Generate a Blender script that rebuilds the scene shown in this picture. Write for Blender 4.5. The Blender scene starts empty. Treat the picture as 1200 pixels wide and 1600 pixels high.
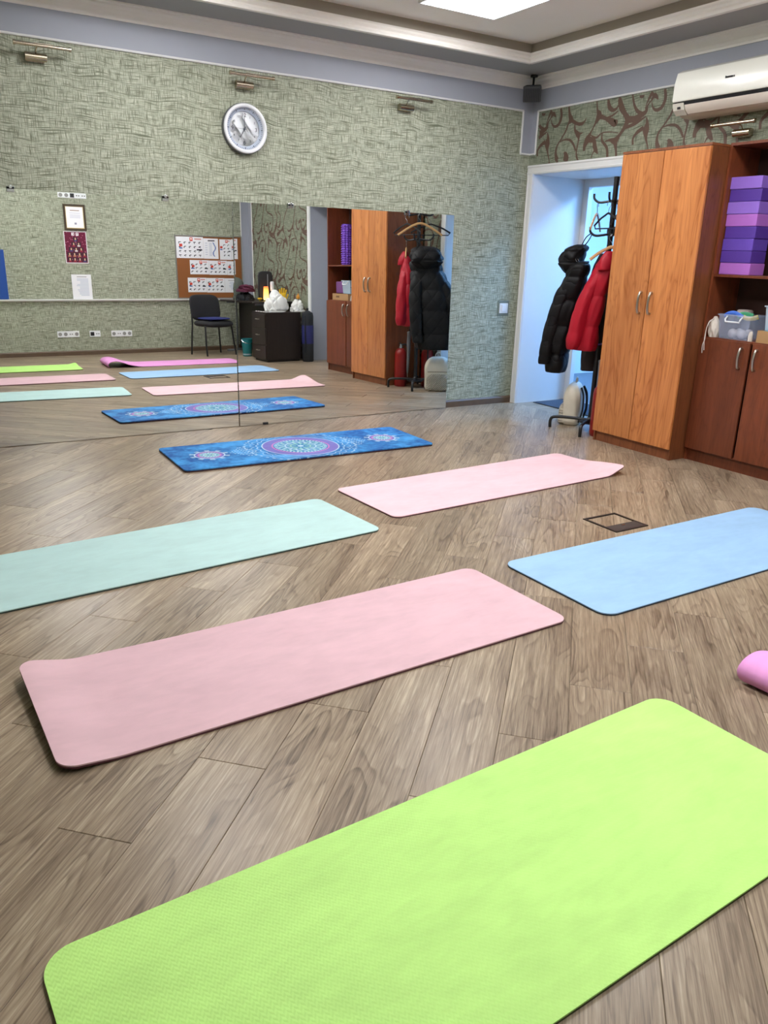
import bpy, math, random
import numpy as np
from mathutils import Matrix, Vector
random.seed(7); rng = np.random.default_rng(7)
PI = math.pi
scene = bpy.context.scene
COL = scene.collection

# ------------------------------------------------------------------ camera, world, exposure
CAM = (-4.9652, -5.77, 1.3187); PITCH, YAW, ROLL, FPX = 0.3167, 0.556, -0.0303, 1237.08
def make_camera():
    cy, sy, cp, sp = math.cos(YAW), math.sin(YAW), math.cos(PITCH), math.sin(PITCH)
    f = Vector((sy*cp, cy*cp, -sp)); r = Vector((cy, -sy, 0)); d = f.cross(r)
    c, s = math.cos(ROLL), math.sin(ROLL)
    r2, d2 = c*r + s*d, -s*r + c*d
    m = Matrix((( r2.x, -d2.x, -f.x, CAM[0]), (r2.y, -d2.y, -f.y, CAM[1]), (r2.z, -d2.z, -f.z, CAM[2]), (0, 0, 0, 1)))
    cd = bpy.data.cameras.new('camera'); cd.sensor_fit = 'VERTICAL'; cd.sensor_height = 24.0
    cd.lens = FPX*24.0/1600.0; cd.clip_start = 0.02; cd.clip_end = 60
    o = bpy.data.objects.new('camera', cd); COL.objects.link(o); o.matrix_world = m
    scene.camera = o
make_camera()
world = bpy.data.worlds.new('world'); scene.world = world; world.use_nodes = True
world.node_tree.nodes['Background'].inputs[0].default_value = (0.72, 0.80, 1.0, 1)
world.node_tree.nodes['Background'].inputs[1].default_value = 0.25
PANEL_STRENGTH = 8.6           # ceiling panels
CORRIDOR_STRENGTH = 38.0       # added cool fill in the corridor, in place of window daylight
vs = scene.view_settings
vs.view_transform = 'Standard'; vs.look = 'None'; vs.exposure = 1.80; vs.gamma = 1.0
vs.use_curve_mapping = False

# ------------------------------------------------------------------ helpers
def lin(r, g, b):
    def f(c):
        c /= 255.0
        return c/12.92 if c <= 0.04045 else ((c+0.055)/1.055)**2.4
    return (f(r), f(g), f(b), 1.0)

MATRIX = {}
class G:
    """collects geometry; build() links it as ONE mesh object"""
    def __init__(s): s.v = []; s.f = []
    def add(s, v, f, M=None):
        n = len(s.v)
        if M is not None: v = [tuple(M @ Vector(p)) for p in v]
        s.v += [tuple(p) for p in v]; s.f += [tuple(i+n for i in q) for q in f]; return s
    def box(s, c, d, M=None):
        x, y, z = c; a, b, h = d[0]/2, d[1]/2, d[2]/2
        v = [(x+i*a, y+j*b, z+k*h) for k in (-1, 1) for j in (-1, 1) for i in (-1, 1)]
        return s.add(v, [(0,2,3,1),(4,5,7,6),(0,1,5,4),(2,6,7,3),(0,4,6,2),(1,3,7,5)], M)
    def bx(s, x0, x1, y0, y1, z0, z1, M=None):
        return s.box(((x0+x1)/2, (y0+y1)/2, (z0+z1)/2), (abs(x1-x0), abs(y1-y0), abs(z1-z0)), M)
    def tube(s, path, r, n=8, closed=False, flat=None, M=None):
        path = [Vector(p) for p in path]; m = len(path)
        rs = r if isinstance(r, (list, tuple)) else [r]*m
        v, f = [], []; up = None
        for i, p in enumerate(path):
            if closed: t = path[(i+1) % m]-path[i-1]
            else: t = path[min(i+1, m-1)]-path[max(i-1, 0)]
            t = t.normalized() if t.length > 1e-9 else Vector((0, 0, 1))
            if up is None:
                up = Vector((0, 0, 1)) if abs(t.z) < .9 else Vector((1, 0, 0))
            a = up - t*up.dot(t)
            if a.length < 1e-6: a = t.orthogonal()
            a.normalize(); b = t.cross(a); up = a
            for k in range(n):
                th = 2*PI*k/n; ca, cb = math.cos(th), math.sin(th)
                if flat: cb *= flat
                v.append(p+(a*ca+b*cb)*rs[i])
        for i in range(m if closed else m-1):
            for k in range(n):
                j = (i+1) % m
                f.append((i*n+k, i*n+(k+1) % n, j*n+(k+1) % n, j*n+k))
        if not closed:
            f.append(tuple(range(n-1, -1, -1))); f.append(tuple((m-1)*n+k for k in range(n)))
        return s.add(v, f, M)
    def cyl(s, p0, p1, r0, r1=None, n=20, M=None):
        return s.tube([p0, p1], [r0, r0 if r1 is None else r1], n, M=M)
    def lathe(s, prof, n=28, M=None, cap=True):
        v, f = [], []; m = len(prof)
        for r, z in prof:
            for k in range(n):
                th = 2*PI*k/n; v.append((r*math.cos(th), r*math.sin(th), z))
        for i in range(m-1):
            for k in range(n):
                f.append((i*n+k, i*n+(k+1) % n, (i+1)*n+(k+1) % n, (i+1)*n+k))
        if cap:
            if prof[0][0] > 1e-6: f.append(tuple(range(n-1, -1, -1)))
            if prof[-1][0] > 1e-6: f.append(tuple((m-1)*n+k for k in range(n)))
        return s.add(v, f, M)
    def prism(s, poly, h0, h1, axis='z', M=None):
        n = len(poly)
        def P(a, b, h): return {'z': (a, b, h), 'y': (a, h, b), 'x': (h, a, b)}[axis]
        v = [P(a, b, h0) for a, b in poly]+[P(a, b, h1) for a, b in poly]
        f = [tuple(range(n-1, -1, -1)), tuple(range(n, 2*n))]+[(i, (i+1) % n, (i+1) % n+n, i+n) for i in range(n)]
        return s.add(v, f, M)
    def surf(s, fn, nu, nv, cu=False, cv=False, M=None):
        v = [fn(i/(nu if cu else nu-1), j/(nv if cv else nv-1)) for i in range(nu) for j in range(nv)]
        f = []
        for i in range(nu if cu else nu-1):
            for j in range(nv if cv else nv-1):
                f.append((i*nv+j, ((i+1) % nu)*nv+j, ((i+1) % nu)*nv+(j+1) % nv, i*nv+(j+1) % nv))
        return s.add(v, f, M)
    def mesh(s, name):
        me = bpy.data.meshes.new(name); me.from_pydata(s.v, [], s.f); me.update(); return me
    def build(s, name, mat, parent=None, smooth=False, bevel=0, world=False, fix=True):
        if world and parent is not None:
            mi = MATRIX[parent.name].inverted(); s.v = [tuple(mi @ Vector(p)) for p in s.v]
        me = s.mesh(name)
        if fix:
            import bmesh
            bm = bmesh.new(); bm.from_mesh(me); bmesh.ops.recalc_face_normals(bm, faces=bm.faces); bm.to_mesh(me); bm.free()
        if mat: me.materials.append(mat)
        return link(name, me, parent, smooth, bevel)

def link(name, me, parent=None, smooth=False, bevel=0):
    o = bpy.data.objects.new(name, me); COL.objects.link(o)
    if parent is not None: o.parent = parent
    if smooth:
        me.polygons.foreach_set('use_smooth', [True]*len(me.polygons))
        if smooth != 'all':
            try: me.set_sharp_from_angle(angle=math.radians(38))
            except Exception: pass
    if bevel:
        b = o.modifiers.new('bevel', 'BEVEL'); b.width = bevel; b.segments = 2; b.limit_method = 'ANGLE'
    MATRIX[o.name] = Matrix.Identity(4) if parent is None else MATRIX[parent.name].copy()
    return o

def tag(o, label, cat, group=None):
    o['label'] = label; o['category'] = cat
    if group: o['group'] = group
    return o
def thing(name, label, cat, loc=(0, 0, 0), rotz=0, group=None):
    o = bpy.data.objects.new(name, None); COL.objects.link(o)
    o.location = loc; o.rotation_euler = (0, 0, rotz); o.empty_display_size = .05
    MATRIX[o.name] = Matrix.Translation(loc) @ Matrix.Rotation(rotz, 4, 'Z')
    return tag(o, label, cat, group)
def struct(o):
    o['kind'] = 'structure'; return o
def dup(root, loc, rotz=None, label=None):
    r = root.copy(); COL.objects.link(r); r.location = loc
    if rotz is not None: r.rotation_euler = (0, 0, rotz)
    if label: r['label'] = label
    MATRIX[r.name] = Matrix.Translation(loc) @ Matrix.Rotation(r.rotation_euler[2], 4, 'Z')
    for ch in list(root.children):
        c = ch.copy(); COL.objects.link(c); c.parent = r
        for g in ch.children:
            d = g.copy(); COL.objects.link(d); d.parent = c
    return r
def smoothpath(pts, n=6):
    """Catmull-Rom through points (any tuple length)"""
    P = [np.array(p, float) for p in pts]; out = []
    for i in range(len(P)-1):
        p0, p1, p2, p3 = P[max(i-1, 0)], P[i], P[i+1], P[min(i+2, len(P)-1)]
        for k in range(n):
            t = k/n
            out.append(.5*((2*p1)+(-p0+p2)*t+(2*p0-5*p1+4*p2-p3)*t*t+(-p0+3*p1-3*p2+p3)*t**3))
    out.append(P[-1]); return out

# ------------------------------------------------------------------ materials
class N:
    def __init__(s, name):
        s.m = bpy.data.materials.new(name); s.m.use_nodes = True; s.t = s.m.node_tree
        s.b = s.t.nodes['Principled BSDF']
    def n(s, typ, **kw):
        o = s.t.nodes.new(typ)
        for k, v in kw.items(): setattr(o, k, v)
        return o
    def l(s, a, b): s.t.links.new(a, b)
    def val(s, sock, v):
        if hasattr(v, 'is_output'): s.l(v, sock)
        else: sock.default_value = v
    def math(s, op, a, b=0.0, c=None):
        o = s.n('ShaderNodeMath', operation=op); s.val(o.inputs[0], a); s.val(o.inputs[1], b)
        if c is not None: s.val(o.inputs[2], c)
        return o.outputs[0]
    def mix(s, f, a, b, mode='MIX'):
        o = s.n('ShaderNodeMix', data_type='RGBA', blend_type=mode)
        s.val(o.inputs[0], f); s.val(o.inputs[6], a); s.val(o.inputs[7], b); return o.outputs[2]
    def ramp(s, f, stops, interp='LINEAR'):
        o = s.n('ShaderNodeValToRGB'); s.l(f, o.inputs[0]); r = o.color_ramp; r.interpolation = interp
        while len(r.elements) < len(stops): r.elements.new(.5)
        for e, (p, c) in zip(r.elements, stops):
            e.position = p; e.color = c if isinstance(c, tuple) else (c, c, c, 1)
        return o.outputs[0]
    def coords(s, kind='Object'): return s.n('ShaderNodeTexCoord').outputs[kind]
    def mapping(s, vec, scale=(1, 1, 1), loc=(0, 0, 0), rot=(0, 0, 0)):
        o = s.n('ShaderNodeMapping'); s.l(vec, o.inputs[0])
        s.val(o.inputs[1], loc); o.inputs[2].default_value = rot; o.inputs[3].default_value = scale
        return o.outputs[0]
    def noise(s, vec, scale, detail=3, rough=.5, dist=0, out=0):
        o = s.n('ShaderNodeTexNoise'); s.l(vec, o.inputs['Vector']); o.inputs['Scale'].default_value = scale
        o.inputs['Detail'].default_value = detail; o.inputs['Roughness'].default_value = rough
        o.inputs['Distortion'].default_value = dist; return o.outputs[out]
    def bump(s, h, strength=.2, dist=.002):
        o = s.n('ShaderNodeBump'); o.inputs['Strength'].default_value = strength
        o.inputs['Distance'].default_value = dist; s.l(h, o.inputs['Height']); s.l(o.outputs[0], s.b.inputs['Normal'])
    def base(s, c): s.val(s.b.inputs['Base Color'], c); return s
    def set(s, rough=.5, metal=0.0, spec=.5, **kw):
        s.val(s.b.inputs['Roughness'], rough); s.b.inputs['Metallic'].default_value = metal
        s.b.inputs['Specular IOR Level'].default_value = spec
        for k, v in kw.items(): s.b.inputs[k].default_value = v
        return s

def plain(name, rgb, rough=.5, metal=0.0, spec=.5, var=.06, scale=30, bump=0.0, **kw):
    m = N(name); c = lin(*rgb); co = m.coords()
    f = m.noise(co, scale, 3)
    d = tuple(x*(1-var*2) for x in c[:3])+(1,)
    m.base(m.mix(f, d, c)); m.set(rough, metal, spec, **kw)
    if bump: m.bump(m.noise(co, scale*6, 4), bump, .003)
    return m.m

def wood(name, light, dark, axis='z', rough=.4, scale=1.0, contrast=1.0, spec=.5, perobj=True, knots=True):
    """grain running along `axis` of the object"""
    m = N(name); co = m.coords()
    if perobj:
        oi = m.n('ShaderNodeObjectInfo').outputs['Random']
        off = m.n('ShaderNodeCombineXYZ'); m.l(m.math('MULTIPLY', oi, 37.0), off.inputs[0])
        m.l(m.math('MULTIPLY', oi, 91.0), off.inputs[1]); m.l(m.math('MULTIPLY', oi, 53.0), off.inputs[2])
        va = m.n('ShaderNodeVectorMath', operation='ADD'); m.l(co, va.inputs[0]); m.l(off.outputs[0], va.inputs[1]); co = va.outputs[0]
    def sc(a, b): return {'x': (a, b, b), 'y': (b, a, b), 'z': (b, b, a)}[axis]
    big = m.noise(m.mapping(co, sc(.9*scale, 5.0*scale)), 1.6, 3, .55, .6)
    rings = m.math('FRACT', m.math('MULTIPLY', big, 9.0))
    rings = m.math('ABSOLUTE', m.math('SUBTRACT', rings, .5))
    rings = m.math('POWER', m.math('MULTIPLY', rings, 2.0), 3.0)
    fine = m.noise(m.mapping(co, sc(3*scale, 90*scale)), 1.0, 4, .6)
    mid = m.noise(m.mapping(co, sc(1.2*scale, 16*scale)), 1.0, 3, .6, .4)
    f = m.math('ADD', m.math('MULTIPLY', mid, .75), m.math('MULTIPLY', fine, .55))
    f = m.math('SUBTRACT', f, m.math('MULTIPLY', rings, .22*contrast))
    col = m.ramp(f, [(.28, lin(*dark)), (.52, tuple((a+b)/2 for a, b in zip(lin(*dark), lin(*light)))), (.80, lin(*light))])
    if perobj:
        tint = m.ramp(oi, [(0, .80), (1, 1.12)])
        col = m.mix(1.0, col, tint, 'MULTIPLY')
    m.base(col); m.set(m.math('ADD', m.math('MULTIPLY', fine, .18), rough-.09), 0, spec)
    m.bump(fine, .12, .001)
    return m.m

def laminate():
    """grey-brown oak laminate, grain along local x, every plank with its own figure"""
    m = N('laminate_plank'); co = m.coords(); oi = m.n('ShaderNodeObjectInfo').outputs['Random']
    off = m.n('ShaderNodeCombineXYZ'); m.l(m.math('MULTIPLY', oi, 137.0), off.inputs[0]); m.l(m.math('MULTIPLY', oi, 291.0), off.inputs[1])
    va = m.n('ShaderNodeVectorMath', operation='ADD'); m.l(co, va.inputs[0]); m.l(off.outputs[0], va.inputs[1]); co = va.outputs[0]
    fig = m.noise(m.mapping(co, (1.3, 7.5, 1)), 1.0, 2, .45, .25)            # slow figure -> cathedral contours
    rg = m.math('FRACT', m.math('MULTIPLY', fig, 15.0))
    ln = m.ramp(rg, [(0, .0), (.55, .25), (.86, 1.0), (1.0, .0)])
    wob = m.noise(m.mapping(co, (4, 30, 1)), 1.0, 3, .6)
    fib = m.noise(m.mapping(co, (9, 240, 1)), 1.0, 3, .65)
    fib2 = m.noise(m.mapping(co, (2.4, 95, 1)), 1.0, 4, .6, .2)
    msk = m.ramp(m.noise(m.mapping(co, (1.6, 9, 1), (31, 17, 0)), 1.0, 2), [(.38, 0.0), (.62, 1.0)])
    f = m.math('ADD', m.math('MULTIPLY', fib2, .52), m.math('MULTIPLY', fib, .48))
    f = m.math('ADD', f, m.math('MULTIPLY', m.math('SUBTRACT', fig, .5), .35))
    f = m.math('SUBTRACT', f, m.math('MULTIPLY', m.math('MULTIPLY', ln, msk), .16))
    knot = m.n('ShaderNodeTexVoronoi'); m.l(m.mapping(co, (2.2, 7, 1)), knot.inputs['Vector']); knot.inputs['Scale'].default_value = 1.0
    kn = m.ramp(knot.outputs['Distance'], [(.02, 1.0), (.10, 0.0)])
    f = m.math('SUBTRACT', f, m.math('MULTIPLY', kn, .14))
    col = m.ramp(f, [(.22, lin(82, 67, 51)), (.40, lin(132, 114, 94)), (.53, lin(159, 141, 118)), (.71, lin(198, 181, 155))])
    col = m.mix(1.0, col, m.ramp(oi, [(0, .86), (1, 1.08)]), 'MULTIPLY')
    m.base(col); m.set(m.math('ADD', m.math('MULTIPLY', fib, .16), .25), 0, .42)
    m.bump(fib, .10, .0008)
    return m.m

def wallpaper(name, cbase, cdark, clight, plane='xz'):
    m = N(name); co = m.coords()
    sep = m.n('ShaderNodeSeparateXYZ'); m.l(co, sep.inputs[0])
    u = sep.outputs[0 if plane == 'xz' else 1]; w = sep.outputs[2]
    cmb = m.n('ShaderNodeCombineXYZ'); m.l(u, cmb.inputs[0]); m.l(w, cmb.inputs[1]); p = cmb.outputs[0]
    warp = m.math('MULTIPLY', m.math('SUBTRACT', m.noise(m.mapping(p, (1.0, .8, 1)), 3.0, 1), .5), .10)
    warp2 = m.math('MULTIPLY', m.math('SUBTRACT', m.noise(m.mapping(p, loc=(7, 3, 0)), 5, 1), .5), .03)
    q = m.n('ShaderNodeCombineXYZ'); m.l(m.math('ADD', u, warp2), q.inputs[0]); m.l(m.math('ADD', w, warp), q.inputs[1])
    h = m.noise(m.mapping(q.outputs[0], (9, 190, 1)), 1.0, 2, .6)
    v = m.noise(m.mapping(q.outputs[0], (210, 13, 1), (5, 2, 0)), 1.0, 2, .6)
    hw = m.noise(m.mapping(q.outputs[0], (3.4, 100, 1), (15, 9, 0)), 1.0, 1, .5)
    hl = m.ramp(h, [(.53, 0.0), (.62, 1.0)]); vl = m.ramp(v, [(.53, 0.0), (.62, 1.0)]); wl = m.ramp(hw, [(.63, 0.0), (.68, .9)])
    hh = m.ramp(h, [(.30, 1.0), (.45, 0.0)]); vh = m.ramp(v, [(.30, 1.0), (.45, 0.0)])
    dk = m.math('MAXIMUM', m.math('MULTIPLY', m.math('MAXIMUM', hl, vl), .8), wl)
    lt = m.math('MULTIPLY', m.math('ADD', hh, vh), .6)
    patch = m.noise(p, 1.3, 3)
    c = m.mix(m.math('MULTIPLY', patch, .5), lin(*cbase), tuple(x*1.14 for x in lin(*cbase)[:3])+(1,))
    c = m.mix(lt, c, lin(*clight)); c = m.mix(dk, c, lin(*cdark))
    m.base(c); m.set(.62, 0, .35)
    m.bump(m.math('SUBTRACT', 1.0, dk), .35, .003)
    return m.m

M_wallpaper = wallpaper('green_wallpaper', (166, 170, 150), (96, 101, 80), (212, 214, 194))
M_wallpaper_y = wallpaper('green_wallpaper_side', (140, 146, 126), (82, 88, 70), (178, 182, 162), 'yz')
M_scroll = plain('brown_scroll_print', (104, 80, 66), .6, var=.12, scale=60, bump=.15)
M_frieze = plain('grey_blue_paint', (164, 168, 178), .6, var=.03, scale=8)
M_white = plain('white_trim_paint', (228, 228, 226), .45, var=.02, scale=12)
M_cornice = plain('cream_cornice', (246, 242, 234), .55, var=.03, scale=10)
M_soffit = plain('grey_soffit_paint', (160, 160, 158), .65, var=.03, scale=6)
M_step = plain('taupe_step_shade', (168, 160, 146), .7, var=.03, scale=6)  # taupe carries the shadow of the tray moulding in its colour
M_ceiling = plain('ceiling_paint', (250, 245, 234), .7, var=.02, scale=6)
M_plank = laminate()
M_joint = plain('dark_joint', (70, 58, 46), .8)
M_base = plain('brown_baseboard', (104, 83, 64), .5, var=.15, scale=18)
M_alder = wood('alder_door', (216, 142, 82), (166, 94, 46), 'z', .34, .8, 1.1)
M_alder_shaded = wood('alder_shaded', (150, 88, 52), (104, 58, 32), 'z', .42, 1.0, .7)  # same alder as the doors, its shade put into a darker colour
M_cherry = wood('cherry_board', (128, 66, 38), (86, 40, 22), 'z', .40, 1.0, .6)
M_nickel = plain('brushed_nickel', (190, 184, 172), .28, 1.0, var=.05, scale=80)
M_bronze = plain('aged_bronze', (196, 184, 162), .22, 1.0, var=.1, scale=60)
M_black = plain('black_metal', (28, 28, 30), .42, 0, var=.1)
M_blackplastic = plain('black_plastic', (30, 30, 33), .5, var=.1)
M_dark = plain('dark_speaker_plastic', (62, 62, 64), .6, var=.08)
M_ac = plain('ivory_plastic', (246, 246, 234), .22, var=.01)
M_ac2 = plain('ivory_louver', (236, 228, 214), .35, var=.02)
M_gap = plain('dark_gap', (18, 18, 20), .6)
M_paper = plain('white_paper', (240, 240, 242), .7, var=.01)
M_steel = plain('steel', (200, 202, 205), .22, 1.0, var=.03)
M_pole = plain('painted_grey_metal', (128, 132, 136), .4, .3, var=.05)

def mirror_mat():
    m = N('mirror_silver'); co = m.coords(); f = m.noise(co, 3, 2)
    m.base(m.mix(f, (.925, .945, .93, 1), (.935, .955, .94, 1))); m.set(0.0, 1.0); return m.m
M_mirror = mirror_mat()
def emis(name, rgb, strength):
    m = N(name); co = m.coords(); f = m.noise(co, 2, 1)
    c = lin(*rgb); m.base(c); m.set(.4)
    m.l(m.mix(f, c, tuple(x*.98 for x in c[:3])+(1,)), m.b.inputs['Emission Color']); m.b.inputs['Emission Strength'].default_value = strength
    return m.m
M_panel = emis('led_diffuser', (247, 247, 250), PANEL_STRENGTH)
M_corridor_fill = emis('cool_daylight_fill', (128, 188, 255), CORRIDOR_STRENGTH)
def glass(name, rgb, alpha, rough=.15):
    m = N(name); co = m.coords(); f = m.noise(co, 12, 2)
    c = lin(*rgb); m.base(m.mix(f, c, tuple(x*.95 for x in c[:3])+(1,))); m.set(rough)
    m.b.inputs['Alpha'].default_value = alpha; return m.m
def colattr(name, rough=.6, bump=0.0):
    m = N(name); a = m.n('ShaderNodeVertexColor'); a.layer_name = 'print'; m.base(a.outputs[0]); m.set(rough, 0, .35)
    if bump: m.bump(m.noise(m.coords(), 400, 2), bump, .001)
    return m.m
M_print = colattr('printed_paper'); M_printmat = colattr('printed_suede', .75, .2)

def raster_print(name, img, w, h, parent, M, world=False, mat=None):
    """flat print: img[row(top->bottom), col] linear rgb, one quad per cell, lying in local xz plane facing -y before M"""
    R, C = img.shape[:2]
    xs = np.linspace(-w/2, w/2, C+1); zs = np.linspace(h/2, -h/2, R+1)
    v = [tuple(M @ Vector((x, 0, z))) for z in zs for x in xs]
    f = [(r*(C+1)+c, (r+1)*(C+1)+c, (r+1)*(C+1)+c+1, r*(C+1)+c+1) for r in range(R) for c in range(C)]
    g = G(); g.v = v; g.f = f
    if world and parent is not None:
        mi = MATRIX[parent.name].inverted(); g.v = [tuple(mi @ Vector(p)) for p in g.v]
    me = g.mesh(name); ca = me.color_attributes.new('print', 'FLOAT_COLOR', 'CORNER')
    a = np.ones((R*C, 4, 4), np.float32); a[:, :, :3] = img.reshape(-1, 1, 3); ca.data.foreach_set('color', a.ravel())
    me.materials.append(mat or M_print)
    return link(name, me, parent)

# ================================================================== ROOM
W, D = 5.8, 6.25
ZB, ZC, ZS, ZT = 2.495, 2.657, 2.745, 2.868       # frieze bottom, cornice bottom, soffit, upper ceiling
TRAY = .45
# ---- floor: every laminate plank laid at 45 degrees is a piece of its own
floor = struct(G().bx(-W-.15, .66, -D-.15, .15, -.12, -.006).build('floor', M_joint))
PW, PL = .195, 1.03
def clip(poly, xlo, xhi, ylo, yhi):
    for ax, lim, sgn in ((0, xlo, 1), (0, xhi, -1), (1, ylo, 1), (1, yhi, -1)):
        out = []
        for i in range(len(poly)):
            a, b = poly[i], poly[(i+1) % len(poly)]
            da, db = sgn*(a[ax]-lim), sgn*(b[ax]-lim)
            if da >= 0: out.append(a)
            if (da >= 0) != (db >= 0):
                t = da/(da-db); out.append((a[0]+(b[0]-a[0])*t, a[1]+(b[1]-a[1])*t))
        poly = out
        if not poly: return []
    return poly
def plank_mesh(poly, c):
    """poly world xy -> slab in a frame turned 45 degrees round c, tiny chamfer on the top edge"""
    cs = math.cos(PI/4)
    loc = [((x-c[0])*cs+(y-c[1])*cs, -(x-c[0])*cs+(y-c[1])*cs) for x, y in poly]
    n = len(loc); cx = sum(p[0] for p in loc)/n; cy = sum(p[1] for p in loc)/n
    def ins(d):
        r = []
        for x, y in loc:
            L = math.hypot(x-cx, y-cy) or 1; r.append((x-(x-cx)/L*d*1.2, y-(1 if y > cy else -1)*d))
        return r
    v = [(x, y, -.008) for x, y in ins(.0004)]+[(x, y, -.0012) for x, y in ins(.0004)]+[(x, y, 0) for x, y in ins(.0016)]
    f = [tuple(range(2*n, 3*n))]
    for k in (0, n):
        f += [(k+i, k+(i+1) % n, k+n+(i+1) % n, k+n+i) for i in range(n)]
    g = G(); g.v = v; g.f = f; return g.mesh('plank')
full = None
s2 = math.sqrt(.5)
for r in range(-40, 32):
    s0 = .655+PW*r; t0 = (-5.228+.3433*r) % PL
    for k in range(-14, 6):
        ta = t0+k*PL
        cor = [(ta, s0), (ta+PL, s0), (ta+PL, s0+PW), (ta, s0+PW)]
        poly = [(t*s2+s*s2, t*s2-s*s2) for t, s in cor][::-1]     # x=(t+s)/√2, y=(t-s)/√2
        q = clip(poly, -W, 0, -D, 0)
        if len(q) < 3: continue
        area = abs(sum(q[i][0]*q[(i+1) % len(q)][1]-q[(i+1) % len(q)][0]*q[i][1] for i in range(len(q))))/2
        if area < .004: continue
        c = ((2*ta+PL)/2*s2+(2*s0+PW)/2*s2, (2*ta+PL)/2*s2-(2*s0+PW)/2*s2)
        if len(q) == 4 and area > PW*PL*.999:
            if full is None: full = plank_mesh(q, c); full.materials.append(M_plank)
            me = full
        else:
            me = plank_mesh(q, c); me.materials.append(M_plank)
        o = bpy.data.objects.new('plank', me); COL.objects.link(o); o.parent = floor
        o.location = (c[0], c[1], 0); o.rotation_euler = (0, 0, PI/4)
# threshold floor in the doorway and corridor
M_corrfloor = plain('grey_corridor_floor', (120, 122, 128), .5, var=.08)
G().bx(0, .66, -1.17, -.07, -.006, 0).build('threshold', M_plank, floor)
G().bx(0, .26, -4.18, -3.30, -.006, 0).build('threshold', M_plank, floor)
struct(G().bx(.66, 2.9, -2.4, 1.2, -.12, -.001).build('floor_corridor', M_corrfloor))

# ---- walls
wall_back = struct(G().bx(-W-.15, .66, 0, .15, -.12, 3.0).build('wall_back', M_wallpaper))
wall_front = struct(G().bx(-W-.15, .66, -D-.15, -D, -.12, 3.0).build('wall_front', M_wallpaper))
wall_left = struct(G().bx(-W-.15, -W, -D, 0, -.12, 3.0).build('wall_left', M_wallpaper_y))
D1 = (-1.163, -.078); D2 = (-4.18, -3.30); DH = 2.0; TH = .66
g = G()
g.bx(0, TH, D1[1], 0, -.12, 3.0); g.bx(0, TH, D2[1], D1[0], -.12, 3.0); g.bx(0, TH, -D, D2[0], -.12, 3.0)
g.bx(0, TH, D1[0], D1[1], DH, 3.0); g.bx(0, TH, D2[0], D2[1], DH, 3.0)
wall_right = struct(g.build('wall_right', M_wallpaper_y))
# reveals of the openings, painted white
g = G(); e = .004
g.bx(-.001, TH, D1[1]-e, D1[1], 0, DH).bx(-.001, TH, D1[0], D1[0]+e, 0, DH).bx(-.001, TH, D1[0], D1[1], DH-e, DH)
g.build('door_reveal', M_white, wall_right)
g = G(); g.bx(-.001, .3, D2[1]-e, D2[1], 0, DH).bx(-.001, .3, D2[0], D2[0]+e, 0, DH).bx(-.001, .3, D2[0], D2[1], DH-e, DH)
g.build('door_reveal', M_frieze, wall_right)

# frieze bands, corner pilasters and their white beads
PB = .11
def bead(g, p, q, r=.009): g.tube([p, q], r, 6)
zP = 2.16
for wall, axis in ((wall_back, 'b'), (wall_front, 'f'), (wall_right, 'r'), (wall_left, 'l')):
    g = G(); t = .003
    if axis == 'b': g.bx(-W, 0, -t, 0, ZB, ZS).bx(-PB, 0, -t, 0, zP, ZB)
    if axis == 'f': g.bx(-W, 0, -D, -D+t, ZB, ZS).bx(-.125, 0, -D, -D+t, .07, ZB)
    if axis == 'r': g.bx(-t, 0, -D, 0, ZB, ZS).bx(-t, 0, -.076, 0, zP, ZB).bx(-t, 0, -D, -D+.14, .07, ZB)
    if axis == 'l': g.bx(-W, -W+t, -D, 0, ZB, ZS)
    g.build('frieze', M_frieze, wall)
def rail(name, pts_list, mat=M_white, r=.008):
    g = G()
    for p, q in pts_list: g.tube([p, q], r, 8)
    return struct(g.build(name, mat, smooth=True))
b = -.006
rail('trim_1', [((-W, b, ZB), (-PB, b, ZB)), ((-PB, b, ZB), (-PB, b, zP)), ((-PB, b, zP), (0, b, zP))])
rail('trim_2', [((b, -.076, zP), (b, 0, zP)), ((b, -.076, ZB), (b, -.076, zP)), ((b, -D+.14, ZB), (b, -.076, ZB)), ((b, -D+.14, .07), (b, -D+.14, ZB))])
rail('trim_3', [((-W, -D-b, ZB), (-.125, -D-b, ZB)), ((-.125, -D-b, .07), (-.125, -D-b, ZB))])
# cornice: stepped cove profile (distance from wall, height)
prof = [(0, ZC), (.012, ZC), (.016, ZC+.012), (.026, ZC+.018), (.034, ZC+.034), (.05, ZC+.054), (.068, ZC+.066), (.072, ZC+.076), (.084, ZC+.079), (.086, ZS), (0, ZS)]
struct(G().prism([(-d, z) for d, z in prof], -W, 0, 'x').build('trim_4', M_cornice))
struct(G().prism([(-D+d, z) for d, z in prof], -W, 0, 'x').build('trim_5', M_cornice))
struct(G().prism([(-d, z) for d, z in prof], -D, 0, 'y').build('trim_6', M_cornice))
struct(G().prism([(-W+d, z) for d, z in prof], -D, 0, 'y').build('trim_7', M_cornice))
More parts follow.
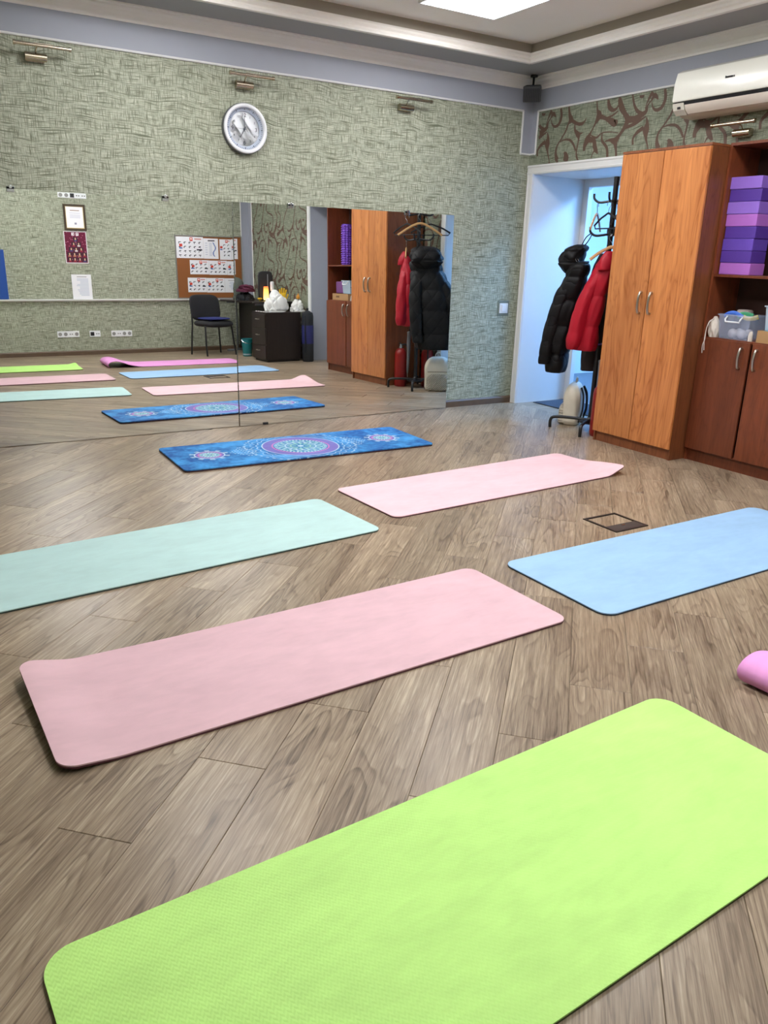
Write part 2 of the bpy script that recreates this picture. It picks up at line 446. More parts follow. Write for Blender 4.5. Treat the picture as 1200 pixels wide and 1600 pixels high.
# ---- ceiling with a raised tray
ceiling = struct(G().bx(-W-.1, .66, -D-.1, .1, ZT, ZT+.12).build('ceiling', M_ceiling))
g = G(); z0, z1 = ZS, ZT
g.bx(-W, 0, -TRAY, 0, z0, z1).bx(-W, 0, -D, -D+TRAY, z0, z1).bx(-TRAY, 0, -D+TRAY, -TRAY, z0, z1).bx(-W, -W+TRAY, -D+TRAY, -TRAY, z0, z1)
g.build('soffit', M_soffit, ceiling)
g = G(); t = .004
g.bx(-W+TRAY, -TRAY, -TRAY-t, -TRAY, z0+.05, z1).bx(-W+TRAY, -TRAY, -D+TRAY, -D+TRAY+t, z0+.05, z1)
g.bx(-TRAY-t, -TRAY, -D+TRAY, -TRAY, z0+.05, z1).bx(-W+TRAY, -W+TRAY+t, -D+TRAY, -TRAY, z0+.05, z1)
g.build('tray_step', M_step, ceiling)
# white moulding along the tray edge
mp = [(-.012, ZS-.012), (.022, ZS-.012), (.028, ZS+.004), (.02, ZS+.018), (.03, ZS+.03), (.026, ZS+.044), (.034, ZS+.054), (0, ZS+.058), (0, ZS), (-.012, ZS)]
struct(G().prism([(-TRAY-d, z) for d, z in mp], -W+TRAY, -TRAY, 'x').build('trim_8', M_cornice))
struct(G().prism([(-D+TRAY+d, z) for d, z in mp], -W+TRAY, -TRAY, 'x').build('trim_9', M_cornice))
struct(G().prism([(-TRAY-d, z) for d, z in mp], -D+TRAY, -TRAY, 'y').build('trim_10', M_cornice))
struct(G().prism([(-W+TRAY+d, z) for d, z in mp], -D+TRAY, -TRAY, 'y').build('trim_11', M_cornice))
# ---- baseboards
bp = [(0, 0), (.014, 0), (.014, .05), (.006, .062), (0, .064)]
struct(G().prism([(-d, z) for d, z in bp], -W, 0, 'x').build('baseboard_back', M_base))
struct(G().prism([(-D+d, z) for d, z in bp], -W, -.001, 'x').build('baseboard_front', M_base))
struct(G().prism([(-W+d, z) for d, z in bp], -D, 0, 'y').build('baseboard_left', M_base))
g = G()
for ya, yb in ((-D, D2[0]-.08), (D2[1]+.08, D1[0]-.08)): g.prism([(-d, z) for d, z in bp], ya, yb, 'y')
struct(g.build('baseboard_right', M_base))
# chair rail ledge on the front wall
struct(G().prism([(-D, .735), (-D+.02, .735), (-D+.03, .748), (-D+.045, .752), (-D+.045, .766), (-D, .768)], -W, -.126, 'x').build('trim_12', M_white))

# ---- door casings
def casing(n, y0, y1, h, wd=.078, left=True):
    o = thing_struct('door_%d' % n)
    p = [(0, 0), (wd, 0), (wd, -.014), (wd-.014, -.02), (wd-.022, -.014), (.02, -.014), (.012, -.02), (0, -.016)]
    g = G(); g.prism([(x, y1+d-.002) for d, x in p], 0, h, 'z'); g.build('jamb_casing', M_white, o)
    g = G(); g.prism([(x, y0-d+.002) for d, x in p], 0, h, 'z'); g.build('jamb_casing', M_white, o)
    g = G(); g.prism([(x, h+d-.002) for d, x in p], y0-wd+.002, y1+wd-.002, 'y'); g.build('head_casing', M_white, o)
    return o
def thing_struct(name):
    o = bpy.data.objects.new(name, None); COL.objects.link(o); o['kind'] = 'structure'; MATRIX[o.name] = Matrix.Identity(4); return o
d1 = casing(1, D1[0], D1[1], DH, .074)
# inner frame at the far end of the deep opening, with a leaf standing open into the corridor
g = G()
g.bx(.6, .655, D1[1]-.07, D1[1]-.004, 0, DH-.004).bx(.6, .655, D1[0]+.004, D1[0]+.07, 0, DH-.004)
g.bx(.6, .655, D1[0]+.07, D1[1]-.07, DH-.07, DH-.004); g.build('inner_frame', M_white, d1, bevel=.004)
M_leaf = plain('pale_door_leaf', (214, 222, 230), .4, var=.02)
leaf = G()
Ml = Matrix.Translation((.70, -1.13, 0)) @ Matrix.Rotation(math.radians(-12), 4, 'Z')
leaf.bx(0, .84, -.02, .02, .01, 1.95, Ml).bx(.1, .74, -.026, .026, .25, .9, Ml).bx(.1, .74, -.026, .026, 1.05, 1.8, Ml)
lo = leaf.build('door_leaf', M_leaf, d1, bevel=.003)
G().tube([Ml @ Vector((.78, -.02, 1.0)), Ml @ Vector((.78, -.06, 1.0)), Ml @ Vector((.66, -.06, 1.0))], .009, 8).build('door_handle', M_steel, lo, smooth=True)
d2 = casing(2, D2[0], D2[1], DH, .074)
lo = G().bx(.26, .3, D2[0]+.006, D2[1]-.006, 0, DH-.006).build('door_leaf', M_leaf, d2, bevel=.003)
G().tube([(.255, -3.42, 1.0), (.215, -3.42, 1.0), (.215, -3.54, 1.0)], .009, 8).build('door_handle', M_steel, lo, smooth=True)
# corridor shell
M_corr = plain('pale_corridor_paint', (226, 230, 234), .6, var=.02, scale=5)
struct(G().bx(2.9, 3.0, -2.5, 1.3, 0, 2.7).build('wall_corridor_far', M_corr))
struct(G().bx(.66, 2.9, 1.2, 1.3, 0, 2.7).build('wall_corridor_end', M_corr))
struct(G().bx(.66, 2.9, -2.5, -2.4, 0, 2.7).build('wall_corridor_side', M_corr))
struct(G().bx(TH, TH+.02, -2.4, D1[0], 0, 2.6).bx(TH, TH+.02, D1[1], 1.2, 0, 2.6).bx(TH, TH+.02, D1[0], D1[1], DH, 2.6).build('wall_corridor_near', M_corr))
struct(G().bx(.66, 3.0, -2.5, 1.3, 2.6, 2.7).build('ceiling_corridor', M_corr))

# ---- scroll print on the right wall (traced motif, repeated like the wallpaper roll)
def px2wall(x, y):
    """traced drawing units -> (y, z) on the right wall"""
    sy, cy, sp, cp, sr, cr = .52779, .84938, .31143, .95027, -.03030, .99954
    f = Vector((sy*cp, cy*cp, -sp)); r = Vector((cy, -sy, 0)); d = f.cross(r)
    r2, d2 = cr*r+sr*d, -sr*r+cr*d
    q = f+r2*((240+x/5.4545)/1237.08)+d2*((y/5.4545-670)/1237.08); t = 4.9652/q.x
    return -5.77+q.y*t, 1.3187+q.z*t
curves = [
 [(125,230,14),(105,270,10),(85,320,4),(75,360,3)],
 [(200,215,10),(205,280,12),(185,345,12),(150,370,10),(125,350,6),(118,310,3)],
 [(268,190,7),(275,270,14),(285,310,22),(262,350,8),(240,410,8),(200,480,6),(165,540,8),(155,600,12),(165,655,20)],
 [(285,312,14),(340,345,12),(380,345,12),(405,320,6),(420,295,2)],
 [(320,345,5),(320,400,10),(345,440,20),(350,480,8),(335,560,7),(330,610,8),(342,655,8)],
 [(350,435,10),(368,430,7),(388,420,2)],
 [(190,500,3),(230,482,6),(275,485,9),(305,520,9),(325,575,8)],
 [(225,590,6),(237,605,18),(242,640,28),(235,668,24)],
 [(508,150,5),(512,230,10),(525,275,28),(490,350,9),(455,420,8),(425,480,26),(400,540,16),(397,578,13)],
 [(525,280,20),(580,300,14),(630,325,24),(660,342,26),(672,310,14)],
 [(605,150,12),(615,205,18),(645,230,14),(675,215,10),(692,185,4)],
 [(585,300,8),(640,275,8),(690,235,5)],
 [(430,480,24),(480,490,18),(488,540,20),(500,575,16),(514,600,4)],
 [(490,565,8),(470,600,5),(455,645,3)],
 [(450,440,3),(500,465,8),(550,425,5),(620,415,4),(690,425,3)],
 [(552,430,5),(550,490,10),(590,550,12),(595,630,12)],
 [(700,130,16),(715,200,26),(745,260,20),(768,310,26),(745,370,18),(700,440,14),(660,490,26),(620,485,12),(575,495,4)],
 [(660,490,24),(668,560,12),(670,625,10)],
 [(765,310,26),(830,305,24),(890,270,20),(925,240,16),(940,190,8),(970,150,6),(1000,105,20),(1030,135,5)],
 [(750,380,12),(830,345,14),(900,300,8),(928,283,3)],
 [(812,95,8),(825,180,10),(850,235,14),(890,262,16)],
 [(895,90,22),(892,108,26),(888,128,14)],
 [(930,290,4),(935,340,16),(925,400,32),(925,470,12),(938,540,6),(942,580,4)],
 [(905,380,18),(850,420,14),(815,470,10),(812,525,10)],
]
PERY, PERZ = 1.06, .64
motif = []
for cv in curves:
    pts = []
    for x, y, w in cv:
        a, z = px2wall(x, y); a2, _ = px2wall(x+10, y); _, z2 = px2wall(x, y+10)
        k = .5*(abs(a2-a)+abs(z2-z))/10
        pts.append((a, z, w*k*.95))
    motif.append(pts)
# stems joining one repeat to the next
for a, b_ in (((165,655),(268,190)), ((342,655),(508,150)), ((595,630),(605,150)), ((670,625),(700,130)), ((942,580),(812,95))):
    ya, za = px2wall(*a); yb, zb_ = px2wall(*b_); zb_ -= PERZ
    motif.append([(ya, za, .012), (ya+(yb-ya)*.15-.02, za+(zb_-za)*.4, .009), (ya+(yb-ya)*.8+.02, za+(zb_-za)*.65, .010), (yb, zb_, .010)])
sv, sf = [], []
for iy in range(-6, 2):
    for iz in range(-4, 2):
        for ci, pts in enumerate(motif):
            q = smoothpath([(p[0]+iy*PERY, p[1]+iz*PERZ, p[2]) for p in pts], 6)
            n0 = len(sv); xo = -.0012-.00004*ci
            for i, p in enumerate(q):
                t = q[min(i+1, len(q)-1)]-q[max(i-1, 0)]; L = math.hypot(t[0], t[1]) or 1
                nx, nz = -t[1]/L*p[2], t[0]/L*p[2]
                sv += [(xo, p[0]+nx, p[1]+nz), (xo, p[0]-nx, p[1]-nz)]
            for i in range(len(q)-1):
                cy_ = (q[i][0]+q[i+1][0])/2; cz_ = (q[i][1]+q[i+1][1])/2; w_ = max(q[i][2], .004)
                if cz_+w_ > ZB or cz_ < .07 or cy_+w_ > -.08 or cy_ < -D+.14: continue
                if D1[0]-.04 < cy_ < D1[1]+.06 and cz_ < DH+.04: continue
                if D2[0]-.04 < cy_ < D2[1]+.04 and cz_ < DH+.04: continue
                if cz_ > zP-.02 and cy_+w_ > -.085: continue
                k = n0+2*i; sf.append((k, k+1, k+3, k+2))
g = G(); g.v = sv; g.f = sf
g.build('scroll_print', M_scroll, wall_right, fix=False)

# ================================================================== CEILING LIGHTS
def make_panel():
    t = thing('ceiling_panel_light', 'square white LED ceiling panel set in the raised tray', 'ceiling light', (0, 0, ZT), 0, 'LED panels in the ceiling tray')
    g = G(); h = .3
    for a, b_, c, d in ((-h-.012, h+.012, -h-.012, -h), (-h-.012, h+.012, h, h+.012), (-h-.012, -h, -h, h), (h, h+.012, -h, h)):
        g.bx(a, b_, c, d, -.022, 0)
    g.build('frame', M_white, t)
    G().bx(-h, h, -h, h, -.016, -.004).build('diffuser', M_panel, t)
    return t
pnl = make_panel()
for i, x in enumerate((-1.46, -3.35)):
    for j, y in enumerate((-1.17, -3.12, -5.08)):
        lab = 'square white LED ceiling panel '+(('in the tray corner near the loudspeaker', 'above the sky blue mat beside the shelf cabinet', 'in the tray corner over the desk'), ('above the mandala mat end below the clock lamp', 'above the mint and dusty pink mats', 'above the lime green mat'))[i][j]
        if i == 0 and j == 0: pnl.location = (x, y, ZT); pnl['label'] = lab
        else: dup(pnl, (x, y, ZT), None, lab)
t = thing('corridor_fill_lamp', 'added cool fill lamp in the corridor, standing in for window daylight', 'ceiling light', (1.75, -.95, 2.6))  # added unseen lamp, stands in for daylight from a corridor window
G().box((0, 0, -.02), (.66, .66, .04)).build('frame', M_white, t); G().box((0, 0, -.045), (.6, .6, .01)).build('diffuser', M_corridor_fill, t)

# ================================================================== WALL MIRRORS
def mirror_panel(x0, x1, my, mx, mz, label, zb=.004, ztop=1.632, clips=(), feet=()):
    t = thing('wall_mirror', label, 'mirror', ((x0+x1)/2, my-.01, 0), 0, 'mirror panels leaning on the green wall')
    def Y(x, z): return my - mz*(x+2) - mx*z
    v = []
    for dy in (0, .004):
        for z in (zb, ztop):
            for x in (x0, x1): v.append((x, Y(x, z)+dy, z))
    g = G(); g.add(v, [(0, 1, 3, 2)]); g.build('mirror_face', M_mirror, t, world=True, fix=False)
    g = G(); g.add(v, [(4, 6, 7, 5), (0, 4, 5, 1), (2, 3, 7, 6), (0, 2, 6, 4), (1, 5, 7, 3)]); g.build('mirror_edge', M_pole, t, world=True, fix=False)
    for cx in clips:
        g = G(); y = Y(cx, ztop); g.bx(cx-.022, cx+.022, y-.012, -.001, ztop-.006, ztop+.012)
        g.bx(cx-.022, cx+.022, y-.012, y-.004, ztop-.022, ztop+.01); g.cyl((cx, y-.02, ztop+.008), (cx, -.001, ztop+.008), .011, n=12)
        g.build('mirror_clip', M_steel, t, world=True, bevel=.002)
    for cx in feet:
        y = Y(cx, 0); G().bx(cx-.02, cx+.02, y-.008, -.016, 0, .018).build('foot_clip', M_black, t, world=True)
    return t
mirror_panel(-4.716, -2.747, -.030, -.0154, .0007, 'tall mirror panel under the clock, its far end past the blue mandala mat', clips=(-3.227, -4.2))
mirror_panel(-2.743, -.776, -.035, -.0146, -.0062, 'tall mirror panel next to the light switch and doorway', clips=(-2.291, -1.253), feet=(-2.53,))

# ================================================================== YOGA MATS
def mat_colors(name, top, edge, ribs=False):
    m = N(name); co = m.coords(); c = lin(*top)
    f = m.noise(m.mapping(co, (1, 2.2, 1)), 3.0, 4, .6); sm = m.noise(m.mapping(co, (5, 14, 1)), 2.0, 3, .6, .5)
    k = m.math('ADD', m.math('MULTIPLY', f, .7), m.math('MULTIPLY', sm, .4))
    m.base(m.ramp(k, [(.30, tuple(x*.86 for x in c[:3])+(1,)), (.62, c), (.8, tuple(min(1, x*1.06) for x in c[:3])+(1,))]))
    m.set(.62, 0, .35)
    if ribs:
        sx = m.n('ShaderNodeSeparateXYZ'); m.l(co, sx.inputs[0])
        zig = m.math('PINGPONG', m.math('MULTIPLY', sx.outputs[0], 1.0), .007)
        w = m.math('SINE', m.math('MULTIPLY', m.math('ADD', sx.outputs[1], m.math('MULTIPLY', zig, 1.0)), 2*PI/.0135))
        m.bump(w, .28, .0012)
    else: m.bump(m.noise(co, 260, 2), .18, .001)
    return m.m, plain(name+'_underside', edge, .7, var=.1)
def mat_half(s, L, Wd, r):
    e = min(s, L-s)
    if e >= r: return Wd/2
    return Wd/2-r+math.sqrt(max(0, r*r-(r-e)**2))
def make_mat(label, colour, edge, c, ang, L=1.83, Wd=.61, th=.006, r=.05, lift=None, name='yoga_mat', ribs=False, prof=None, img=None, n=(0, 0)):
    """lift(s,t): height added; prof(s)->(x,z): replaces the straight lengthwise profile"""
    key = 'mat_%d_%d_%d' % colour
    t = thing(name, label, 'yoga mat', (c[0], c[1], 0), ang, 'yoga mats laid out on the floor')
    mt, mb = mat_colors(key, colour, edge, ribs)
    fine = img is not None
    if fine: S = list(np.linspace(0, r, 9)[:-1])+list(np.linspace(r, L-r, n[0]))+list(np.linspace(L-r, L, 9)[1:]); nt = n[1]
    else:
        S = [r*(1-math.cos(PI/2*k/8)) for k in range(8)]+list(np.linspace(r, L-r, 90))+[L-r*(1-math.cos(PI/2*k/8)) for k in range(7, -1, -1)]; nt = 15
    def P(s, q, z):
        h = mat_half(s, L, Wd, r); y = q*h
        if prof:
            x, zz, nx, nz = prof(s); return (x-L/2+nx*z, y, zz+nz*z)
        zz = lift(s/L, y/Wd+.5) if lift else 0
        return (s-L/2, y, z+zz)
    def sheet(z): return [P(s, -1+2*j/(nt-1), z) for s in S for j in range(nt)]
    ns = len(S)
    F = [(i*nt+j, (i+1)*nt+j, (i+1)*nt+j+1, i*nt+j+1) for i in range(ns-1) for j in range(nt-1)]
    ring = [i*nt for i in range(ns)]+[(ns-1)*nt+j for j in range(1, nt)]+[i*nt+nt-1 for i in range(ns-2, -1, -1)]+[j for j in range(nt-2, 0, -1)]
    def slab(z0, z1, name_, mat):
        g = G(); a, b_ = sheet(z0), sheet(z1); o = ns*nt
        g.v = a+b_; g.f = [tuple(reversed(q)) for q in F]+[tuple(i+o for i in q) for q in F]
        m = len(ring); g.f += [(ring[k], ring[(k+1) % m], ring[(k+1) % m]+o, ring[k]+o) for k in range(m)]
        me = g.mesh(name_); me.materials.append(mat)
        ob = link(name_, me, t, True); return ob
    slab(.0006, th*.6, 'underside', mb)
    top = slab(th*.6, th, 'top_layer', mt if not fine else M_printmat)
    if fine:
        me = top.data; co = np.empty(len(me.vertices)*3, np.float32); me.vertices.foreach_get('co', co); co = co.reshape(-1, 3)
        col = img(co[:, 0], co[:, 1]); a = np.ones((len(co), 4), np.float32); a[:, :3] = col
        ca = me.color_attributes.new('print', 'FLOAT_COLOR', 'POINT'); ca.data.foreach_set('color', a.ravel())
    return t
def sstep(a, b_, x): t = min(1, max(0, (x-a)/(b_-a))); return t*t*(3-2*t)

def L3(r, g, b_): return np.array(lin(r, g, b_)[:3])
def vnoise(x, y, sc, seed):
    r = np.random.default_rng(seed); gr = r.random((64, 64))
    u, v = x*sc+20, y*sc+20; i, j = np.floor(u).astype(int), np.floor(v).astype(int); fu, fv = u-i, v-j
    fu, fv = fu*fu*(3-2*fu), fv*fv*(3-2*fv); i %= 63; j %= 63
    return (gr[i, j]*(1-fu)+gr[i+1, j]*fu)*(1-fv)+(gr[i, j+1]*(1-fu)+gr[i+1, j+1]*fu)*fv
def mandala(x, y):
    n1 = .5*vnoise(x, y, 9, 1)+.3*vnoise(x, y, 26, 2)+.2*vnoise(x, y, 70, 3)
    lo, hi = L3(16, 82, 150), L3(66, 152, 214)
    col = lo+(hi-lo)*np.clip((n1-.25)*2, 0, 1)[:, None]
    def put(mask, c, a=1.0):
        w = (np.clip(mask, 0, 1)*a)[:, None]; col[:] = col*(1-w)+np.array(c)*w
    def band(r, r0, w): return np.clip(1.3-np.abs(r-r0)/w, 0, 1)
    white, purple, pink, green, teal = L3(205, 228, 232), L3(126, 110, 184), L3(214, 120, 178), L3(150, 205, 190), L3(40, 120, 170)
    def rosette(cx, R, big):
        dx, dy = x-cx, y; r = np.hypot(dx, dy); th = np.arctan2(dy, dx)
        if big:
            # outer petals, drawn as thin white arcs
            for k, (rr, amp, m_) in enumerate(((R*1.10, .05, 24), (R*1.20, .09, 24), (R*1.30, .12, 12))):
                put(band(r, rr*(1+amp*np.abs(np.sin(th*m_/2))), .0035)*(r > R*1.02), white, .75-.15*k)
            put(np.clip((np.sin(th*48) > .3)*1.0, 0, 1)*band(r, R*1.45, .008), white, .6)
        else:
            put(np.clip(((np.sin(th*10) > .2) & (r > R*1.0) & (r < R*1.35))*1.0, 0, 1), white, .45)
        put(((r < R) & (r > R*.74))*1.0, purple, .85); put(band(r, R, .0045), white, .8)
        put(band(r, R*.735, .006), pink, .9)
        put((r < R*.70)*1.0, teal, .7)
        put(((np.sin(th*(44 if big else 20)) > 0) & (r > R*.6) & (r < R*.69))*1.0, white, .75)
        put(band(r, R*.6*(1+.05*np.sin(th*22)), .004), green, .8)
        put(((np.sin(th*16+r*60) > .35) & (r > R*.40) & (r < R*.58))*1.0, green, .65)
        put(((np.sin(th*16-r*60) > .45) & (r > R*.30) & (r < R*.58))*1.0, white, .45)
        put(band(r, R*.40, .005), white, .7); put(band(r, R*.26, .005), L3(180, 215, 170), .8)
        put(((np.sin(th*12) > .1) & (r < R*.36) & (r > R*.12))*1.0, green, .6)
        put((r < R*.08)*1.0, white, .8)
    rosette(0.0, .268, True); rosette(-.655, .098, False); rosette(.655, .098, False)
    for sg in (-1, 1):         # dotted lines between the rosettes
        for k, off in enumerate((-.14, -.09, -.045, 0, .045, .09, .14)):
            xx = sg*x; put(((np.abs(y-off*(1-.35*np.clip((xx-.3)/.2, 0, 1))) < .005) & (xx > .33+abs(off)*.3) & (xx < .52-abs(off)*.6) & (np.sin(xx*2*PI/.022) > -.2))*1.0, white, .75)
    return col.astype(np.float32)

make_mat('deep blue yoga mat printed with a big mandala, lying nearest the mirrors', (46, 110, 180), (58, 26, 34), (-2.622, -.868), -.022, 1.825, .63, .017, .035, img=mandala, n=(520, 190))
make_mat('pale pink yoga mat between the mandala mat and the sky blue mat', (238, 200, 206), (96, 52, 66), (-1.955, -2.130), .058, 1.83, .60, .010, .045,
         lift=lambda s, t: .045*sstep(.90, 1.0, s)*sstep(.75, .0, t) if s > .9 else 0)
make_mat('pale mint green yoga mat to the side of the pale pink one', (186, 218, 214), (40, 62, 58), (-3.945, -2.385), .087, 1.83, .605, .010, .045)
make_mat('sky blue yoga mat beside the black floor hatch frame', (156, 194, 230), (30, 42, 62), (-1.835, -3.543), .008, 1.84, .625, .010, .06)
make_mat('dusty pink yoga mat with one end curling up, beside the sky blue mat', (221, 183, 190), (92, 48, 56), (-3.835, -3.543), .030, 1.845, .60, .011, .05,
         lift=lambda s, t: .030*sstep(.10, 0, s)*(.45+.55*t)+.008*sstep(.30, 0, s)*t)
make_mat('lime green ribbed yoga mat, the widest one on the floor', (194, 243, 134), (62, 74, 30), (-3.95, -4.712), .040, 1.855, .635, .010, .065, ribs=True,
         lift=lambda s, t: .02*sstep(.95, 1.0, s)*sstep(.5, 0, t))
# orchid mat with a bulging end
def curl_profile():
    pts = smoothpath([(0.0, .003), (-.026, .018), (-.032, .045), (.0, .070), (.06, .077), (.13, .06), (.21, .030), (.30, .010), (.38, .0015), (.5, 0), (1.0, 0), (1.83, 0)], 10)
    P = np.array(pts); P[:, 1] = np.maximum(P[:, 1], 0); d = np.concatenate([[0], np.cumsum(np.hypot(*np.diff(P, axis=0).T))])
    def f(s):
        x = np.interp(s, d, P[:, 0]); z = np.interp(s, d, P[:, 1])
        a = np.interp(s+.006, d, P[:, 0])-np.interp(max(s-.006, 0), d, P[:, 0]); b_ = np.interp(s+.006, d, P[:, 1])-np.interp(max(s-.006, 0), d, P[:, 1])
        n_ = math.hypot(a, b_) or 1
        return float(x), float(z), -b_/n_, a/n_
    return f, float(d[-1])
cp_, cl_ = curl_profile()
make_mat('orchid pink yoga mat with its end humped up, beside the lime mat', (236, 160, 220), (84, 34, 62), (-1.78, -4.66), .055, 1.80, .60, .007, .07, prof=cp_)

# ================================================================== FLOOR HATCH FRAME
t = thing('floor_hatch', 'black framed floor hatch with one solid strip beside the sky blue mat', 'floor hatch', (-1.838, -3.05, 0))
g = G(); h = .118
g.bx(-h, h, -h, -h+.014, .0004, .005).bx(-h, h, h-.014, h, .0004, .005).bx(-h, -h+.014, -h+.014, h-.014, .0004, .005).bx(h-.014, h, -h+.014, h-.014, .0004, .005)
g.build('frame', M_black, t)
G().bx(-h+.014, h-.014, -h+.014, -h+.085, .0004, .0045).build('cover_strip', plain('dark_strip', (62, 56, 54), .5), t)
G().bx(-.012, .012, -.058, -.052, .0045, .0065).build('pull_tab', M_steel, t)

# ================================================================== WALL CLOCK
t = thing('wall_clock', 'round silver wall clock above the mirror reading about seven', 'clock', (-2.640, 0, 2.114))
MC = Matrix.Rotation(PI/2, 4, 'X')       # lathe z axis -> -y
M_clockface = N('brushed_clock_face')
def clock_face():
    m = N('brushed_clock_face'); co = m.coords(); sp = m.n('ShaderNodeSeparateXYZ'); m.l(co, sp.inputs[0])
    an = m.math('ARCTAN2', sp.outputs[2], sp.outputs[0]); f = m.noise(m.mapping(co, (80, 80, 80)), 1, 2)
    m.base(m.mix(f, lin(238, 242, 246), lin(248, 250, 252))); m.set(.28, .6)
    tg = m.n('ShaderNodeTangent', direction_type='RADIAL', axis='Y'); m.b.inputs['Anisotropic'].default_value = .9
    m.l(tg.outputs[0], m.b.inputs['Tangent']); return m.m
G().lathe([(.156, 0), (.163, .004), (.1645, .034), (.158, .040), (.134, .030), (.134, .004)], 64, MC).build('case', plain('dark_clock_case', (92, 94, 98), .4), t, smooth=True)
G().lathe([(.1600, .038), (.1605, .043), (.156, .051), (.146, .053), (.138, .048), (.134, .036), (.134, .030)], 64, MC, cap=False).build('rim', plain('silver_plastic', (236, 237, 240), .28, .0, var=.02), t, smooth=True)
G().lathe([(0.0001, .012), (.112, .012)], 64, MC).build('face', clock_face(), t)
G().lathe([(.112, .012), (.112, .020), (.134, .030)], 64, MC, cap=False).build('dial_ring', plain('grey_dial', (178, 188, 204), .45, var=.03), t, smooth=True)
M_ink = plain('dark_ink', (70, 76, 88), .5)
g = G()
for k in range(60):
    a = 2*PI*k/60; w_ = .0026 if k % 5 == 0 else .0012; l = .012 if k % 5 == 0 else .007
    g.bx(-w_, w_, -.0306, -.030, .131-l, .131, Matrix.Rotation(a, 4, 'Y'))
g.build('minute_marks', M_ink, t)
def text_part(s, size, mat, parent, M, name='numeral'):
    cu = bpy.data.curves.new(name, 'FONT'); cu.body = s; cu.size = size; cu.align_x = 'CENTER'; cu.align_y = 'CENTER'; cu.extrude = .0003
    ob = bpy.data.objects.new(name, cu); COL.objects.link(ob)
    dg = bpy.context.evaluated_depsgraph_get(); me = bpy.data.meshes.new_from_object(ob.evaluated_get(dg))
    bpy.data.objects.remove(ob); me.transform(M); me.materials.clear(); me.materials.append(mat)
    return link(name, me, parent)
for k in range(1, 13):
    a = 2*PI*k/12; big = k % 3 == 0
    text_part(str(k), .036 if big else .02, M_ink, t, Matrix.Translation((math.sin(a)*.088, -.0128, math.cos(a)*.088)) @ Matrix.Rotation(PI/2, 4, 'X'))
def hand(ang, L, w_, y, name): return G().prism([(-w_, -.018), (w_, -.018), (w_*.5, L), (-w_*.5, L)], y, y-.001, 'y', Matrix.Rotation(ang, 4, 'Y')).build(name, M_ink, t)
hand(2*PI*7.0/12, .066, .0030, -.018, 'hour_hand'); hand(0.0, .100, .0024, -.021, 'minute_hand'); hand(-PI/2+.02, .085, .0008, -.023, 'second_hand')
G().lathe([(.0001, .026), (.006, .025), (.006, .012)], 16, MC).build('hub', M_ink, t)

# ================================================================== PICTURE LAMPS
def picture_lamp(axis, p, label, flip=1):
    """bar light on a short arm; local +x along the wall, local -y into the room"""
    t = thing('picture_lamp', label, 'wall lamp', p, 0 if axis == 'x' else -PI/2, 'bronze picture lamps under the frieze')
    G().cyl((-.155, -.10, 0), (.155, -.10, 0), .0105, n=14).build('bar', M_bronze, t, smooth=True)
    G().cyl((-.163, -.10, 0), (-.150, -.10, 0), .014, n=14).build('end_cap', M_bronze, t, smooth=True)
    G().cyl((.150, -.10, 0), (.163, -.10, 0), .014, n=14).build('end_cap', M_bronze, t, smooth=True)
    G().cyl((flip*-.095, -.036, -.052), (flip*.028, -.036, -.052), .024, n=20).build('transformer', M_bronze, t, smooth=True)
    G().bx(flip*-.09, flip*.02, -.014, -.0005, -.075, -.03).build('wall_plate', M_bronze, t, bevel=.002)
    g = G(); g.tube(smoothpath([(flip*-.03, -.036, -.03), (flip*-.03, -.05, -.012), (flip*-.02, -.082, .012), (flip*-.01, -.10, .008)], 4), .004, 8)
    g.build('arm', M_bronze, t, smooth=True)
    G().bx(flip*-.045, flip*.06, -.104, -.088, .004, .013).build('lamp_holder', M_bronze, t, bevel=.002)
    return t
picture_lamp('x', (-3.948, 0, 2.434), 'bronze bar picture lamp by the discoloured patch of wallpaper')
picture_lamp('x', (-2.608, 0, 2.440), 'bronze bar picture lamp right above the wall clock')
picture_lamp('x', (-1.278, 0, 2.440), 'bronze bar picture lamp between the clock and the room corner')
picture_lamp('y', (0, -2.088, 2.180), 'bronze bar picture lamp under the air conditioner', -1)

# ================================================================== CORNER SPEAKER
t = thing('corner_speaker', 'small dark grey loudspeaker hung in the ceiling corner', 'speaker', (-.14, -.14, 2.59), -PI/4)
Ms = Matrix.Rotation(math.radians(14), 4, 'X')
G().prism([(-.075, -.07), (.075, -.07), (.062, .06), (-.062, .06)], -.055, .065, 'z', Ms @ Matrix.Translation((0, 0, .01))).build('cabinet', M_dark, t, bevel=.008)
g = G()
for k in range(9): g.bx(-.062+.0145*k, -.055+.0145*k, -.082, -.070, -.042, .055, Ms)
g.build('grille', M_blackplastic, t)
g = G(); g.tube([(0, .0, .07), (0, .01, .11), (0, .02, ZS-2.59)], .009, 8); g.cyl((0, .02, ZS-2.605), (0, .02, ZS-2.59), .03, n=16); g.build('bracket', M_black, t, smooth=True)

# ================================================================== LIGHT SWITCH
t = thing('light_switch', 'white rocker light switch in a clear surround beside the door', 'switch', (-.174, 0, .866))
G().bx(-.066, .066, -.004, 0, -.067, .067).build('clear_surround', plain('clear_surround', (126, 132, 116), .15), t, bevel=.002)
G().bx(-.046, .050, -.011, -.004, -.042, .046).build('plate', M_white, t, bevel=.003)
G().bx(-.022, .026, -.016, -.011, -.026, .032).build('rocker', plain('switch_white', (240, 240, 240), .3), t, bevel=.002)

